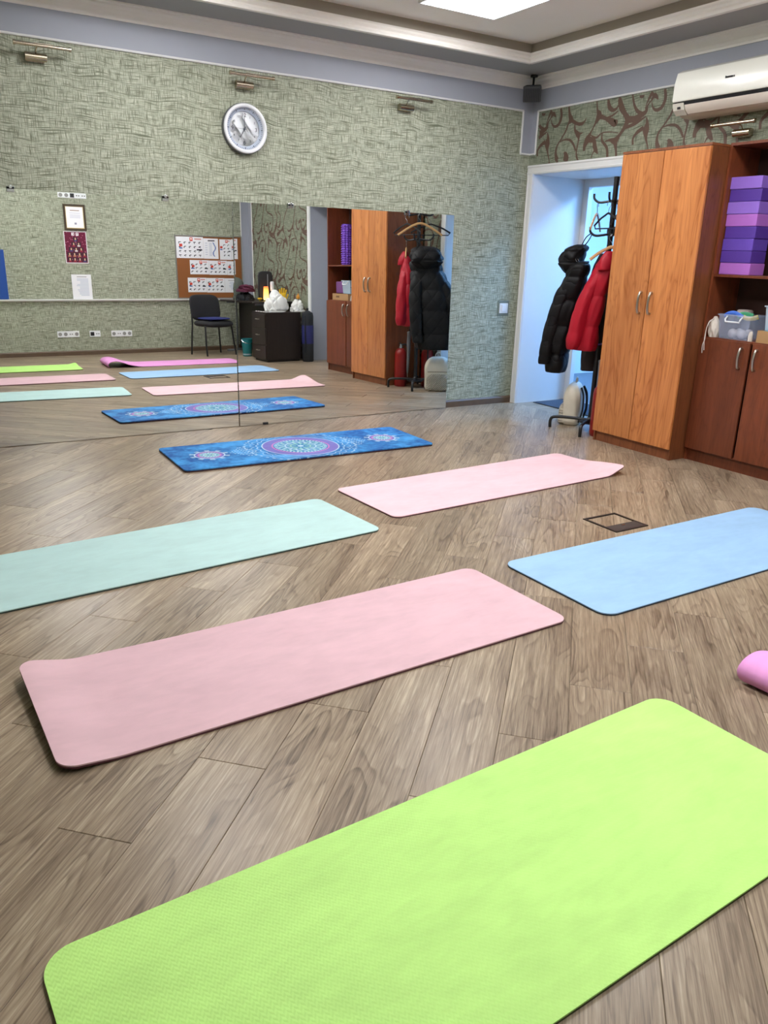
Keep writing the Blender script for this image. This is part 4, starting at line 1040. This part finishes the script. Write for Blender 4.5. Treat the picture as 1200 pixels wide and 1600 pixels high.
# ================================================================== FRONT WALL (seen in the mirrors)
YW = -D
RZ = Matrix.Rotation(PI, 4, 'Z')
def on_front(x, z, y=YW+.006, tilt=0): return Matrix.Translation((x, y, z)) @ RZ @ Matrix.Rotation(tilt, 4, 'Y')
def sheet_img(R, C, seed, kind):
    r = np.random.default_rng(seed); im = np.ones((R, C, 3))*L3(238, 238, 242)
    dk, rd, bl = L3(52, 54, 62), L3(206, 72, 58), L3(96, 120, 176)
    def stroke(y, x, dy, dx, n, c):
        for k in range(n):
            yy, xx = int(round(y+dy*k)), int(round(x+dx*k))
            if 0 <= yy < R and 0 <= xx < C: im[yy, xx] = c
    if kind == 'poses':
        for gx in range(5, C-4, 8):
            for gy in range(R//4, R-3, 6):
                ang = r.random()*PI; stroke(gy, gx-1, math.sin(ang)*.5, .9, 4, dk); stroke(gy, gx+1, .9, (r.random()-.5)*1.6, 3, dk)
        im[2:4, 3:C//3] = rd*.6+.3; im[1:6, C//2-5:C//2] = rd; im[2:4, C//2-4:C//2-1] = L3(250, 226, 220)
        y = int(R*.58); im[y:y+2, 2:C//4] = dk; 
        im[R//3:R//3+4, int(C*.78):int(C*.78)+5] = rd; im[R//3+5:R//3+7, int(C*.78):int(C*.78)+5] = bl
    elif kind == 'spine':
        im[3:5, 6:C-8] = dk; 
        for y in range(7, R-4):
            x = int(C*.25+2*math.sin(y*.3)); im[y, x:x+2] = bl
            if y % 2 == 0: im[y, int(C*.45):int(C*.65)] = bl*.4+.5
            if y % 4 == 0: im[y, int(C*.75):int(C*.9)] = bl*.5+.4
    elif kind == 'text':
        im[3:4, C//4:C*3//4] = dk*.5+.3
        for y in range(6, R-4, 2): im[y, 4:4+int((C-8)*(.6+.4*r.random()))] = L3(196, 204, 220)
    elif kind == 'cert':
        im[:] = L3(244, 243, 246); im[0:1] = im[-1:] = L3(226, 200, 130); im[:, 0:1] = im[:, -1:] = L3(226, 200, 130)
        im[6:7, C//4:C*3//4] = L3(140, 96, 60)
        for y in (10, 13, 15, 17): im[y, C//5:C*4//5] = L3(214, 214, 228)
        im[R*3//4:R*3//4+3, C//2-2:C//2+1] = L3(150, 150, 170)
    elif kind == 'advert':
        base = L3(104, 18, 52); im[:] = base
        for k in range(70): im[r.integers(R), r.integers(C)] = L3(190, 110, 140)
        im[0, :] = im[-1, :] = L3(230, 226, 230); im[:, 0] = im[:, -1] = L3(230, 226, 230)
        im[2:6, C//2-5:C//2-1] = L3(238, 232, 236); im[2:6, C//2+1:C//2+5] = L3(238, 232, 236); im[3, C//2-4:C//2-2] = base; im[3:5, C//2+2] = base
        rows = [(8, 1), (15, 2), (22, 3), (29, 4), (36, 4)]
        for y, n_ in rows:
            for k in range(n_):
                x = int(C/2+(k-(n_-1)/2)*7)-3
                im[y:y+6, x:x+6] = L3(40, 26, 36); im[y+1:y+4, x+2:x+4] = L3(206, 160, 138); im[y+4:y+6, x+1:x+5] = [L3(210, 200, 206), L3(64, 60, 110), L3(186, 120, 96), L3(150, 40, 60)][r.integers(4)]
    return im.astype(np.float32)
M_alu = plain('aluminium_frame', (176, 176, 172), .35, .8); M_cork = plain('cork', (150, 92, 46), .85, var=.12, scale=140, bump=.3)
t = thing('cork_board', 'brown cork notice board with exercise sheets above the office chair', 'notice board', (-.69, YW, .769))
bx0, bx1, bz0, bz1 = -1.25, -.13, .7695, 1.668
G().bx(bx0+.012, bx1-.012, YW+.002, YW+.014, bz0+.012, bz1-.012).build('cork_panel', M_cork, t, world=True)
g = G(); g.bx(bx0, bx1, YW+.001, YW+.02, bz0, bz0+.014).bx(bx0, bx1, YW+.001, YW+.02, bz1-.014, bz1).bx(bx0, bx0+.014, YW+.001, YW+.02, bz0+.014, bz1-.014).bx(bx1-.014, bx1, YW+.001, YW+.02, bz0+.014, bz1-.014)
g.build('frame', M_alu, t, world=True)
def pinned(xa, xb, za, zb_, kind, label, seed, name='exercise_sheet', cat='poster', y=YW+.0155, tilt=0, cells=(30, 44)):
    t = thing(name, label, cat, ((xa+xb)/2, y, za)); cx, cz = (xa+xb)/2, (za+zb_)/2
    Mx = on_front(cx, cz, y, tilt)
    G().box((0, .0004, 0), (xb-xa, .0008, zb_-za), Mx).build('paper', M_paper, t, world=True)
    raster_print('print', sheet_img(cells[0], cells[1], seed, kind), xb-xa, zb_-za, t, Mx @ Matrix.Translation((0, -.0005, 0)), world=True)
    return t
def bz(py): return 1.668-(py-52)/(925-52)*(1.668-.769)
def bxx(px, py):            # board picture px -> x (the edges lean in the picture)
    l = 108+(py-52)*(155-108)/873; r_ = 1118+(py-52)*(1150-1118)/873
    return bx0+(px-l)/(r_-l)*(bx1-bx0)
for px0, px1, py0, py1, kind, lab, sd, cells in (
    (132, 500, 72, 364, 'poses', 'landscape exercise sheet in the top corner of the cork board, the widest up there', 11, (30, 44)),
    (502, 708, 86, 366, 'spine', 'portrait sheet with a blue spine diagram on the cork board', 12, (36, 26)),
    (728, 893, 92, 376, 'poses', 'portrait exercise sheet beside the spine diagram', 13, (36, 24)),
    (895, 1064, 86, 372, 'poses', 'portrait exercise sheet at the pilaster end of the top row', 14, (36, 24)),
    (318, 578, 388, 584, 'poses', 'exercise sheet starting the middle row on the cork board', 15, (24, 34)),
    (580, 834, 390, 588, 'poses', 'exercise sheet in the centre of the middle row on the cork board', 16, (24, 34)),
    (836, 1034, 394, 590, 'poses', 'exercise sheet with the big red emblem ending the middle row', 17, (24, 28)),
    (290, 548, 632, 834, 'poses', 'exercise sheet starting the bottom row on the cork board', 18, (24, 34)),
    (550, 800, 634, 838, 'poses', 'exercise sheet in the centre of the bottom row on the cork board', 19, (24, 34)),
    (802, 1000, 636, 838, 'text', 'plain white sheet ending the bottom row behind the grey hat', 20, (24, 28))):
    xm = (py0+py1)/2; o = pinned(bxx(px0, xm), bxx(px1, xm), bz(py1), bz(py0), kind, lab, sd, cells=cells)
# framed certificate, advert poster, letter on the ledge
t = pinned(-2.728, -2.490, 1.70, 1.985, 'cert', 'white certificate in a dark wooden frame above the maroon poster', 21, 'framed_certificate', 'certificate', YW+.008, 0, (34, 26))
g = G(); fx0, fx1, fz0, fz1 = -2.752, -2.466, 1.674, 2.008
g.bx(fx0, fx1, YW+.001, YW+.016, fz0, fz0+.026).bx(fx0, fx1, YW+.001, YW+.016, fz1-.026, fz1).bx(fx0, fx0+.026, YW+.001, YW+.016, fz0+.026, fz1-.026).bx(fx1-.026, fx1, YW+.001, YW+.016, fz0+.026, fz1-.026)
g.build('frame', plain('walnut_frame', (70, 54, 36), .4), t, world=True)
pinned(-2.775, -2.478, 1.245, 1.664, 'advert', 'maroon poster with rows of small portraits under the certificate', 22, 'portrait_poster', 'poster', YW+.003, 0, (44, 32))
pinned(-2.728, -2.466, .769, 1.098, 'text', 'white printed letter standing on the wall ledge', 23, 'printed_letter', 'paper', YW+.012, .0, (36, 26))
# blue mat leaning on the ledge
t = thing('blue_mat', 'royal blue folded mat standing on the wall ledge', 'yoga mat', (-3.83, YW+.022, .7685))
G().bx(-.28, .28, -.017, .0005, .0005, .632).build('front_fold', plain('royal_blue', (28, 92, 184), .6), t, bevel=.006); G().bx(-.28, .28, .001, .017, .0005, .628).build('back_fold', plain('royal_blue_dark', (24, 76, 160), .6), t, bevel=.006)
# sockets
M_hole = plain('socket_hole', (150, 150, 148), .6)
def socket_strip(x0, z0, z1, mods, label):
    w_ = .0735; n_ = len(mods); t = thing('socket_strip', label, 'socket', (x0+n_*w_/2, YW, (z0+z1)/2)); h = (z1-z0)/2
    G().bx(-n_*w_/2, n_*w_/2, .0005, .009, -h, h).build('plate', M_whiteplastic, t, bevel=.003)
    for k, md in enumerate(mods):
        cx = -n_*w_/2+w_*(k+.5); MM = Matrix.Translation((cx, .009, 0)) @ Matrix.Rotation(-PI/2, 4, 'X')
        if md == 's':
            s_ = G().lathe([(.024, .0005), (.024, .003), (.021, .003), (.019, -.002), (.0001, -.002)], 24, MM).build('socket', M_hole, t, smooth=True)
            for dx in (-.0095, .0095): G().lathe([(.003, -.0015), (.0001, -.0012)], 8, MM @ Matrix.Translation((dx, 0, 0))).build('pin_hole', M_gap, s_)
        elif md == 'b': G().bx(cx-.026, cx+.026, .009, .013, -.026, .026).build('black_module', M_blackplastic, t, bevel=.002)
        else:
            for dx in (-.014, .014): G().bx(cx+dx-.007, cx+dx+.007, .009, .0105, -.006, .006).build('data_port', M_gap, t)
    return t
socket_strip(-2.803, 2.086, 2.154, 'ssbdd', 'white five gang socket strip high above the certificate')
socket_strip(-2.985, .250, .335, 'ssds', 'white four gang socket strip whose last socket follows the data ports')
socket_strip(-2.552, .247, .333, 'bd', 'white two gang plate with one black module')
socket_strip(-2.253, .243, .328, 'sdss', 'white four gang socket strip nearest the office chair')

# ================================================================== OFFICE CHAIR
t = thing('office_chair', 'black padded visitor chair on four metal legs against the front wall', 'chair', (-.965, -5.575, 0), math.radians(-14))
M_fab = plain('charcoal_fabric', (36, 36, 39), .85, var=.15, scale=120, bump=.2)
def cushion(w_, d_, h_, fn=None):
    def f(u, v):
        a = 2*PI*v; e = .45; k = math.sin(PI*u)**.35 if 0 < u < 1 else .001
        x = w_/2*k*math.copysign(abs(math.cos(a))**e, math.cos(a)); y = d_/2*k*math.copysign(abs(math.sin(a))**e, math.sin(a)); z = h_/2*-math.cos(PI*u)
        return fn(x, y, z) if fn else (x, y, z)
    g = G(); g.surf(f, 16, 48, cv=True); return g
cushion(.48, .44, .095, lambda x, y, z: (x, y+.02, z+.445-.25*max(0, y-.12)**1.0*.5)).build('seat', M_fab, t, smooth='all')
cushion(.50, .36, .06, lambda x, y, z: (x, -.225-z+.7*x*x-(y)*.18, .66+y)).build('backrest', M_fab, t, smooth='all')
for sg in (-1, 1):
    G().tube([tuple(p) for p in smoothpath([(sg*.245, .20, 0), (sg*.235, .165, .2), (sg*.222, .14, .40), (sg*.215, .10, .425), (sg*.215, 0, .425)], 5)], .0125, 10).build('leg', M_black, t, smooth=True)
    G().tube([tuple(p) for p in smoothpath([(sg*.25, -.20, 0), (sg*.235, -.195, .25), (sg*.222, -.19, .42), (sg*.21, -.21, .55), (sg*.17, -.235, .64)], 5)], .0125, 10).build('leg', M_black, t, smooth=True)
G().tube([(-.215, 0, .415), (.215, 0, .415)], .010, 8).build('cross_bar', M_black, t, smooth=True)
o = cushion(.40, .36, .035).build('seat_cushion', plain('navy_cushion', (38, 48, 112), .8, var=.1, scale=60), None, smooth='all'); o.location = (-.955, -5.545, .513); o.rotation_euler = (0, 0, math.radians(-14))
tag(o, 'thin navy cushion lying on the office chair seat', 'cushion')

# ================================================================== DESK CORNER
M_wenge = wood('wenge_board', (46, 37, 33), (28, 22, 19), 'z', .4, 1.0, .5)
t = thing('desk', 'dark desk with a grey metal foot along the patterned wall', 'desk', (-.335, -5.37, 0))
G().bx(-.66, -.012, -6.08, -4.65, .742, .766).build('desk_top', M_wenge, t, world=True, bevel=.002)
G().bx(-.316, -.30, -5.97, -4.745, .06, .742).build('modesty_panel', M_wenge, t, world=True)
for y in (-6.0, -4.72):
    g = G(); g.bx(-.40, -.34, y-.02, y+.02, .03, .742).bx(-.60, -.06, y-.025, y+.025, .0, .03).bx(-.58, -.08, y-.02, y+.02, .715, .742); g.build('leg_frame', M_pole, t, world=True, bevel=.004)
t = thing('drawer_pedestal', 'near-black drawer pedestal standing at the end of the desk', 'drawer unit', (-.43, -4.39, 0))
G().bx(-.672, -.17, -4.618, -4.172, .03, .645).build('body', M_wenge, t, world=True, bevel=.002)
G().bx(-.65, -.19, -4.60, -4.19, 0, .03).build('plinth', M_black, t, world=True)
for z0_, z1_ in ((.04, .22), (.225, .44), (.445, .625)):
    d = G().bx(-.690, -.673, -4.615, -4.175, z0_, z1_).build('drawer', M_wenge, t, world=True, bevel=.002)
    zc_ = (z0_+z1_)/2+.02; G().tube([(-.69, -4.43, zc_), (-.715, -4.43, zc_), (-.715, -4.36, zc_), (-.69, -4.36, zc_)], .006, 8).build('handle', M_nickel, d, smooth=True, world=True)
# things on the pedestal
M_bagw = plain('white_plastic_bag', (236, 236, 232), .4, var=.03, scale=14, bump=.3)
def crumple(name, label, cat, loc, size, mat, seed, rot=0, peak=1.0):
    r = np.random.default_rng(seed); D_ = r.normal(size=(26, 3)); D_ /= np.linalg.norm(D_, axis=1)[:, None]; A_ = r.random(26)
    def fn(u, v):
        th = PI*.5*u; a = 2*PI*v; n_ = np.array([math.cos(th)*math.cos(a), math.cos(th)*math.sin(a), math.sin(th)])
        q = np.abs(D_@n_); k = .80+.30*np.max(np.where(q > .8, (q-.8)*5*A_, 0))-.16*np.max((q < .12)*(1-q/.12)*A_)
        h = math.sin(th)**peak
        return (size[0]*k*n_[0], size[1]*k*n_[1], max(0.0, size[2]*k*h))
    g = G(); g.surf(fn, 34, 90, cv=True); g.f.append(tuple(range(90))); o = g.build(name, mat, None, smooth=True); o.location = loc; o.rotation_euler = (0, 0, rot); return tag(o, label, cat)
crumple('plastic_bag', 'big crumpled white plastic bag peaking up on the pedestal', 'bag', (-.43, -4.40, .6465), (.185, .15, .27), M_bagw, 31, .3, 1.15)
crumple('plastic_bag', 'low crumpled white plastic bag by the yellow glove', 'bag', (-.110, -4.38, .6465), (.105, .12, .165), M_bagw, 33, .9, 1.3)
t = thing('rubber_glove', 'yellow rubber glove sticking up between the white bags', 'glove', (-.235, -4.575, .6465))
M_yel = plain('yellow_rubber', (232, 188, 30), .4, var=.06)
puffy([(0, 0, 0), (0, 0, .10), (0, 0, .2), (0, 0, .235)], ([0, .5, 1], [.045, .04, .045]), ([0, .5, 1], [.03, .025, .016]), .3, 1, .02, 24, 20, .05, 41).build('palm', M_yel, t, smooth='all')
for k, (dx, L_) in enumerate(((-.034, .075), (-.012, .095), (.012, .09), (.034, .07))):
    G().tube([tuple(p) for p in smoothpath([(dx*.9, dx*.27, .21), (dx*1.15, dx*.3, .21+L_*.6), (dx*1.3+.004, dx*.3, .21+L_)], 5)], [.0105]*5+[.0105]*5+[.007], 10).build('finger', M_yel, t, smooth='all')
G().tube([tuple(p) for p in smoothpath([(.035, .01, .15), (.06, .018, .19), (.068, .02, .225)], 5)], .010, 10).build('thumb', M_yel, t, smooth='all')
o = G().lathe([(.0001, 0), (.022, 0), (.026, .02), (.02, .045), (.008, .055), (.008, .07), (.0001, .072)], 18).build('orange_bottle_cap', plain('amber_plastic', (206, 140, 40), .4), None, smooth=True); o.location = (-.10, -4.38, .812); tag(o, 'small amber knob poking out of the low white bag', 'bottle cap')
t = thing('bead_string', 'string of pale beads draped over the pedestal corner', 'beads', (-.62, -4.3, .6465))
G().tube([tuple(p) for p in smoothpath([(-.05, -.2, .006), (-.04, -.1, .006), (-.055, 0, .006), (-.03, .08, .006), (.05, .085, .006)], 5)], .0022, 6).build('cord', M_cotton, t, smooth=True)
for k in range(14):
    q = smoothpath([(-.05, -.2, .006), (-.04, -.1, .006), (-.055, 0, .006), (-.03, .08, .006), (.05, .085, .006)], 5)[min(20, int(k*1.5))]
    G().lathe([(.0001, -.006), (.0045, -.0042), (.006, 0), (.0045, .0042), (.0001, .006)], 10, Matrix.Translation(tuple(q))).build('bead', M_whiteplastic, t, smooth='all')
# things on the desk
M_maroon = plain('maroon_wool', (92, 30, 58), .95, var=.25, scale=60, bump=.6); M_blk = plain('black_wool', (26, 28, 32), .95, var=.25, scale=50, bump=.5)
crumple('folded_clothes', 'heap of black knitwear lying on the desk', 'clothes', (-.53, -5.22, .7675), (.14, .20, .13), M_blk, 51, .2, .8)
crumple('maroon_scarf', 'fluffy maroon scarf lying over the black knitwear', 'scarf', (-.52, -5.20, .885), (.16, .19, .10), M_maroon, 52, .6, .8)
t = thing('knit_hat', 'grey green knitted hat resting behind the maroon scarf', 'hat', (-.50, -5.60, .7675))
M_hat = plain('grey_knit', (96, 104, 94), .9, var=.2, scale=80, bump=.4)
G().lathe([(.10, 0), (.112, .06), (.118, .16), (.108, .235), (.08, .28), (.04, .305), (.0001, .312)], 36).build('crown', M_hat, t, smooth='all')
G().lathe([(.112, .0), (.122, .004), (.124, .05), (.114, .058), (.104, .05)], 36).build('cuff', M_hat, t, smooth='all')
t = thing('black_case', 'tall black round-topped case standing on the desk', 'case', (-.25, -5.12, .7675), .25)
G().prism([(-.10, 0), (.10, 0), (.10, .34), (.085, .385), (.05, .40), (-.05, .40), (-.085, .385), (-.10, .34)], -.05, .05, 'y').build('shell', M_blackplastic, t, bevel=.012)
G().bx(.02, .034, .05, .054, .05, .36).build('seam', M_pole, t)
t = thing('glow_lamp', 'small glowing orange table lamp in front of the black case', 'lamp', (-.33, -4.92, .7675))
def glowmat():
    m = N('amber_glow'); co = m.coords(); sp = m.n('ShaderNodeSeparateXYZ'); m.l(co, sp.inputs[0])
    c = m.ramp(m.math('MULTIPLY', sp.outputs[2], 5.0), [(0, lin(255, 226, 130)), (.45, lin(255, 190, 90)), (1, lin(214, 70, 30))])
    m.base(c); m.l(c, m.b.inputs['Emission Color']); m.b.inputs['Emission Strength'].default_value = .9; m.set(.4); return m.m
G().lathe([(.034, .012), (.038, .03), (.036, .12), (.032, .19), (.026, .195), (.0001, .196)], 24).build('shade', glowmat(), t, smooth=True)
G().lathe([(.0001, 0), (.042, 0), (.042, .012), (.0001, .012)], 24).build('base', M_black, t, smooth=True)
t = thing('pump_bottle', 'white bottle with a dark neck beside the glowing lamp', 'bottle', (-.235, -4.92, .7675))
G().lathe([(.0001, 0), (.026, 0), (.028, .01), (.028, .10), (.018, .125), (.014, .13), (.0001, .13)], 20).build('base', plain('pinkgrey_plastic', (170, 120, 116), .4), t, smooth=True)
G().lathe([(.014, .13), (.026, .14), (.028, .24), (.022, .262), (.0001, .264)], 20).build('top', M_whiteplastic, t, smooth=True)
t = thing('yellow_flower', 'small yellow bloom lying beside the maroon scarf', 'flower', (-.45, -4.86, .7675))
for k in range(7):
    a = 2*PI*k/7; G().tube([(0, 0, .02), (.02*math.cos(a), .02*math.sin(a), .035), (.036*math.cos(a), .036*math.sin(a), .028)], [.006, .013, .004], 8, flat=.5).build('petal', M_yel, t, smooth='all')
G().lathe([(.0001, 0), (.014, 0), (.016, .03), (.0001, .045)], 12).build('heart', plain('ochre', (160, 110, 20), .7), t, smooth=True)
G().tube([(0, 0, .012), (-.03, .05, .006), (-.05, .09, .006)], .004, 6).build('stem', plain('stem_green', (70, 110, 50), .6), t, smooth=True)
# floor things by the desk
t = thing('bucket', 'small turquoise bucket on the floor by the desk', 'bucket', (-.575, -5.08, 0))
M_teal = plain('turquoise_plastic', (24, 120, 124), .4, var=.04)
G().lathe([(.0001, .004), (.058, .0), (.062, .006), (.078, .235), (.084, .238), (.084, .246), (.076, .246), (.060, .012), (.0001, .012)], 32).build('pail', M_teal, t, smooth=True)
G().lathe([(.0635, .018), (.0655, .018), (.0665, .038), (.0645, .038)], 32, cap=False).build('foot_band', plain('pale_band', (150, 176, 186), .5), t, smooth=True)
G().tube([tuple(p) for p in smoothpath([(-.084, 0, .232), (-.07, .05, .20), (0, .092, .18), (.07, .05, .20), (.084, 0, .232)], 6)], .003, 6).build('bail', M_steel, t, smooth=True)
t = thing('mat_bag', 'tall black and navy mat bag standing beside the drawer pedestal', 'bag', (-.115, -4.075, 0))
M_navy = plain('navy_nylon', (40, 42, 104), .6, var=.1, scale=20, bump=.2); M_bkn = plain('black_nylon', (26, 30, 36), .6, var=.1, scale=20, bump=.2)
G().lathe([(.0001, 0), (.068, 0), (.076, .015), (.078, .235), (.077, .24)], 32).build('lower_sleeve', M_bkn, t, smooth=True)
G().lathe([(.077, .24), (.079, .25), (.079, .47), (.077, .48)], 32, cap=False).build('navy_panel', M_navy, t, smooth=True)
G().lathe([(.077, .48), (.078, .60), (.07, .64), (.03, .665), (.012, .67), (.016, .70), (.0001, .702)], 32).build('gathered_top', M_bkn, t, smooth=True)
G().tube([tuple(p) for p in smoothpath([(-.06, .055, .60), (-.075, .075, .4), (-.06, .065, .12)], 6)], .010, 8, flat=.3).build('carry_strap', M_bkn, t, smooth=True)
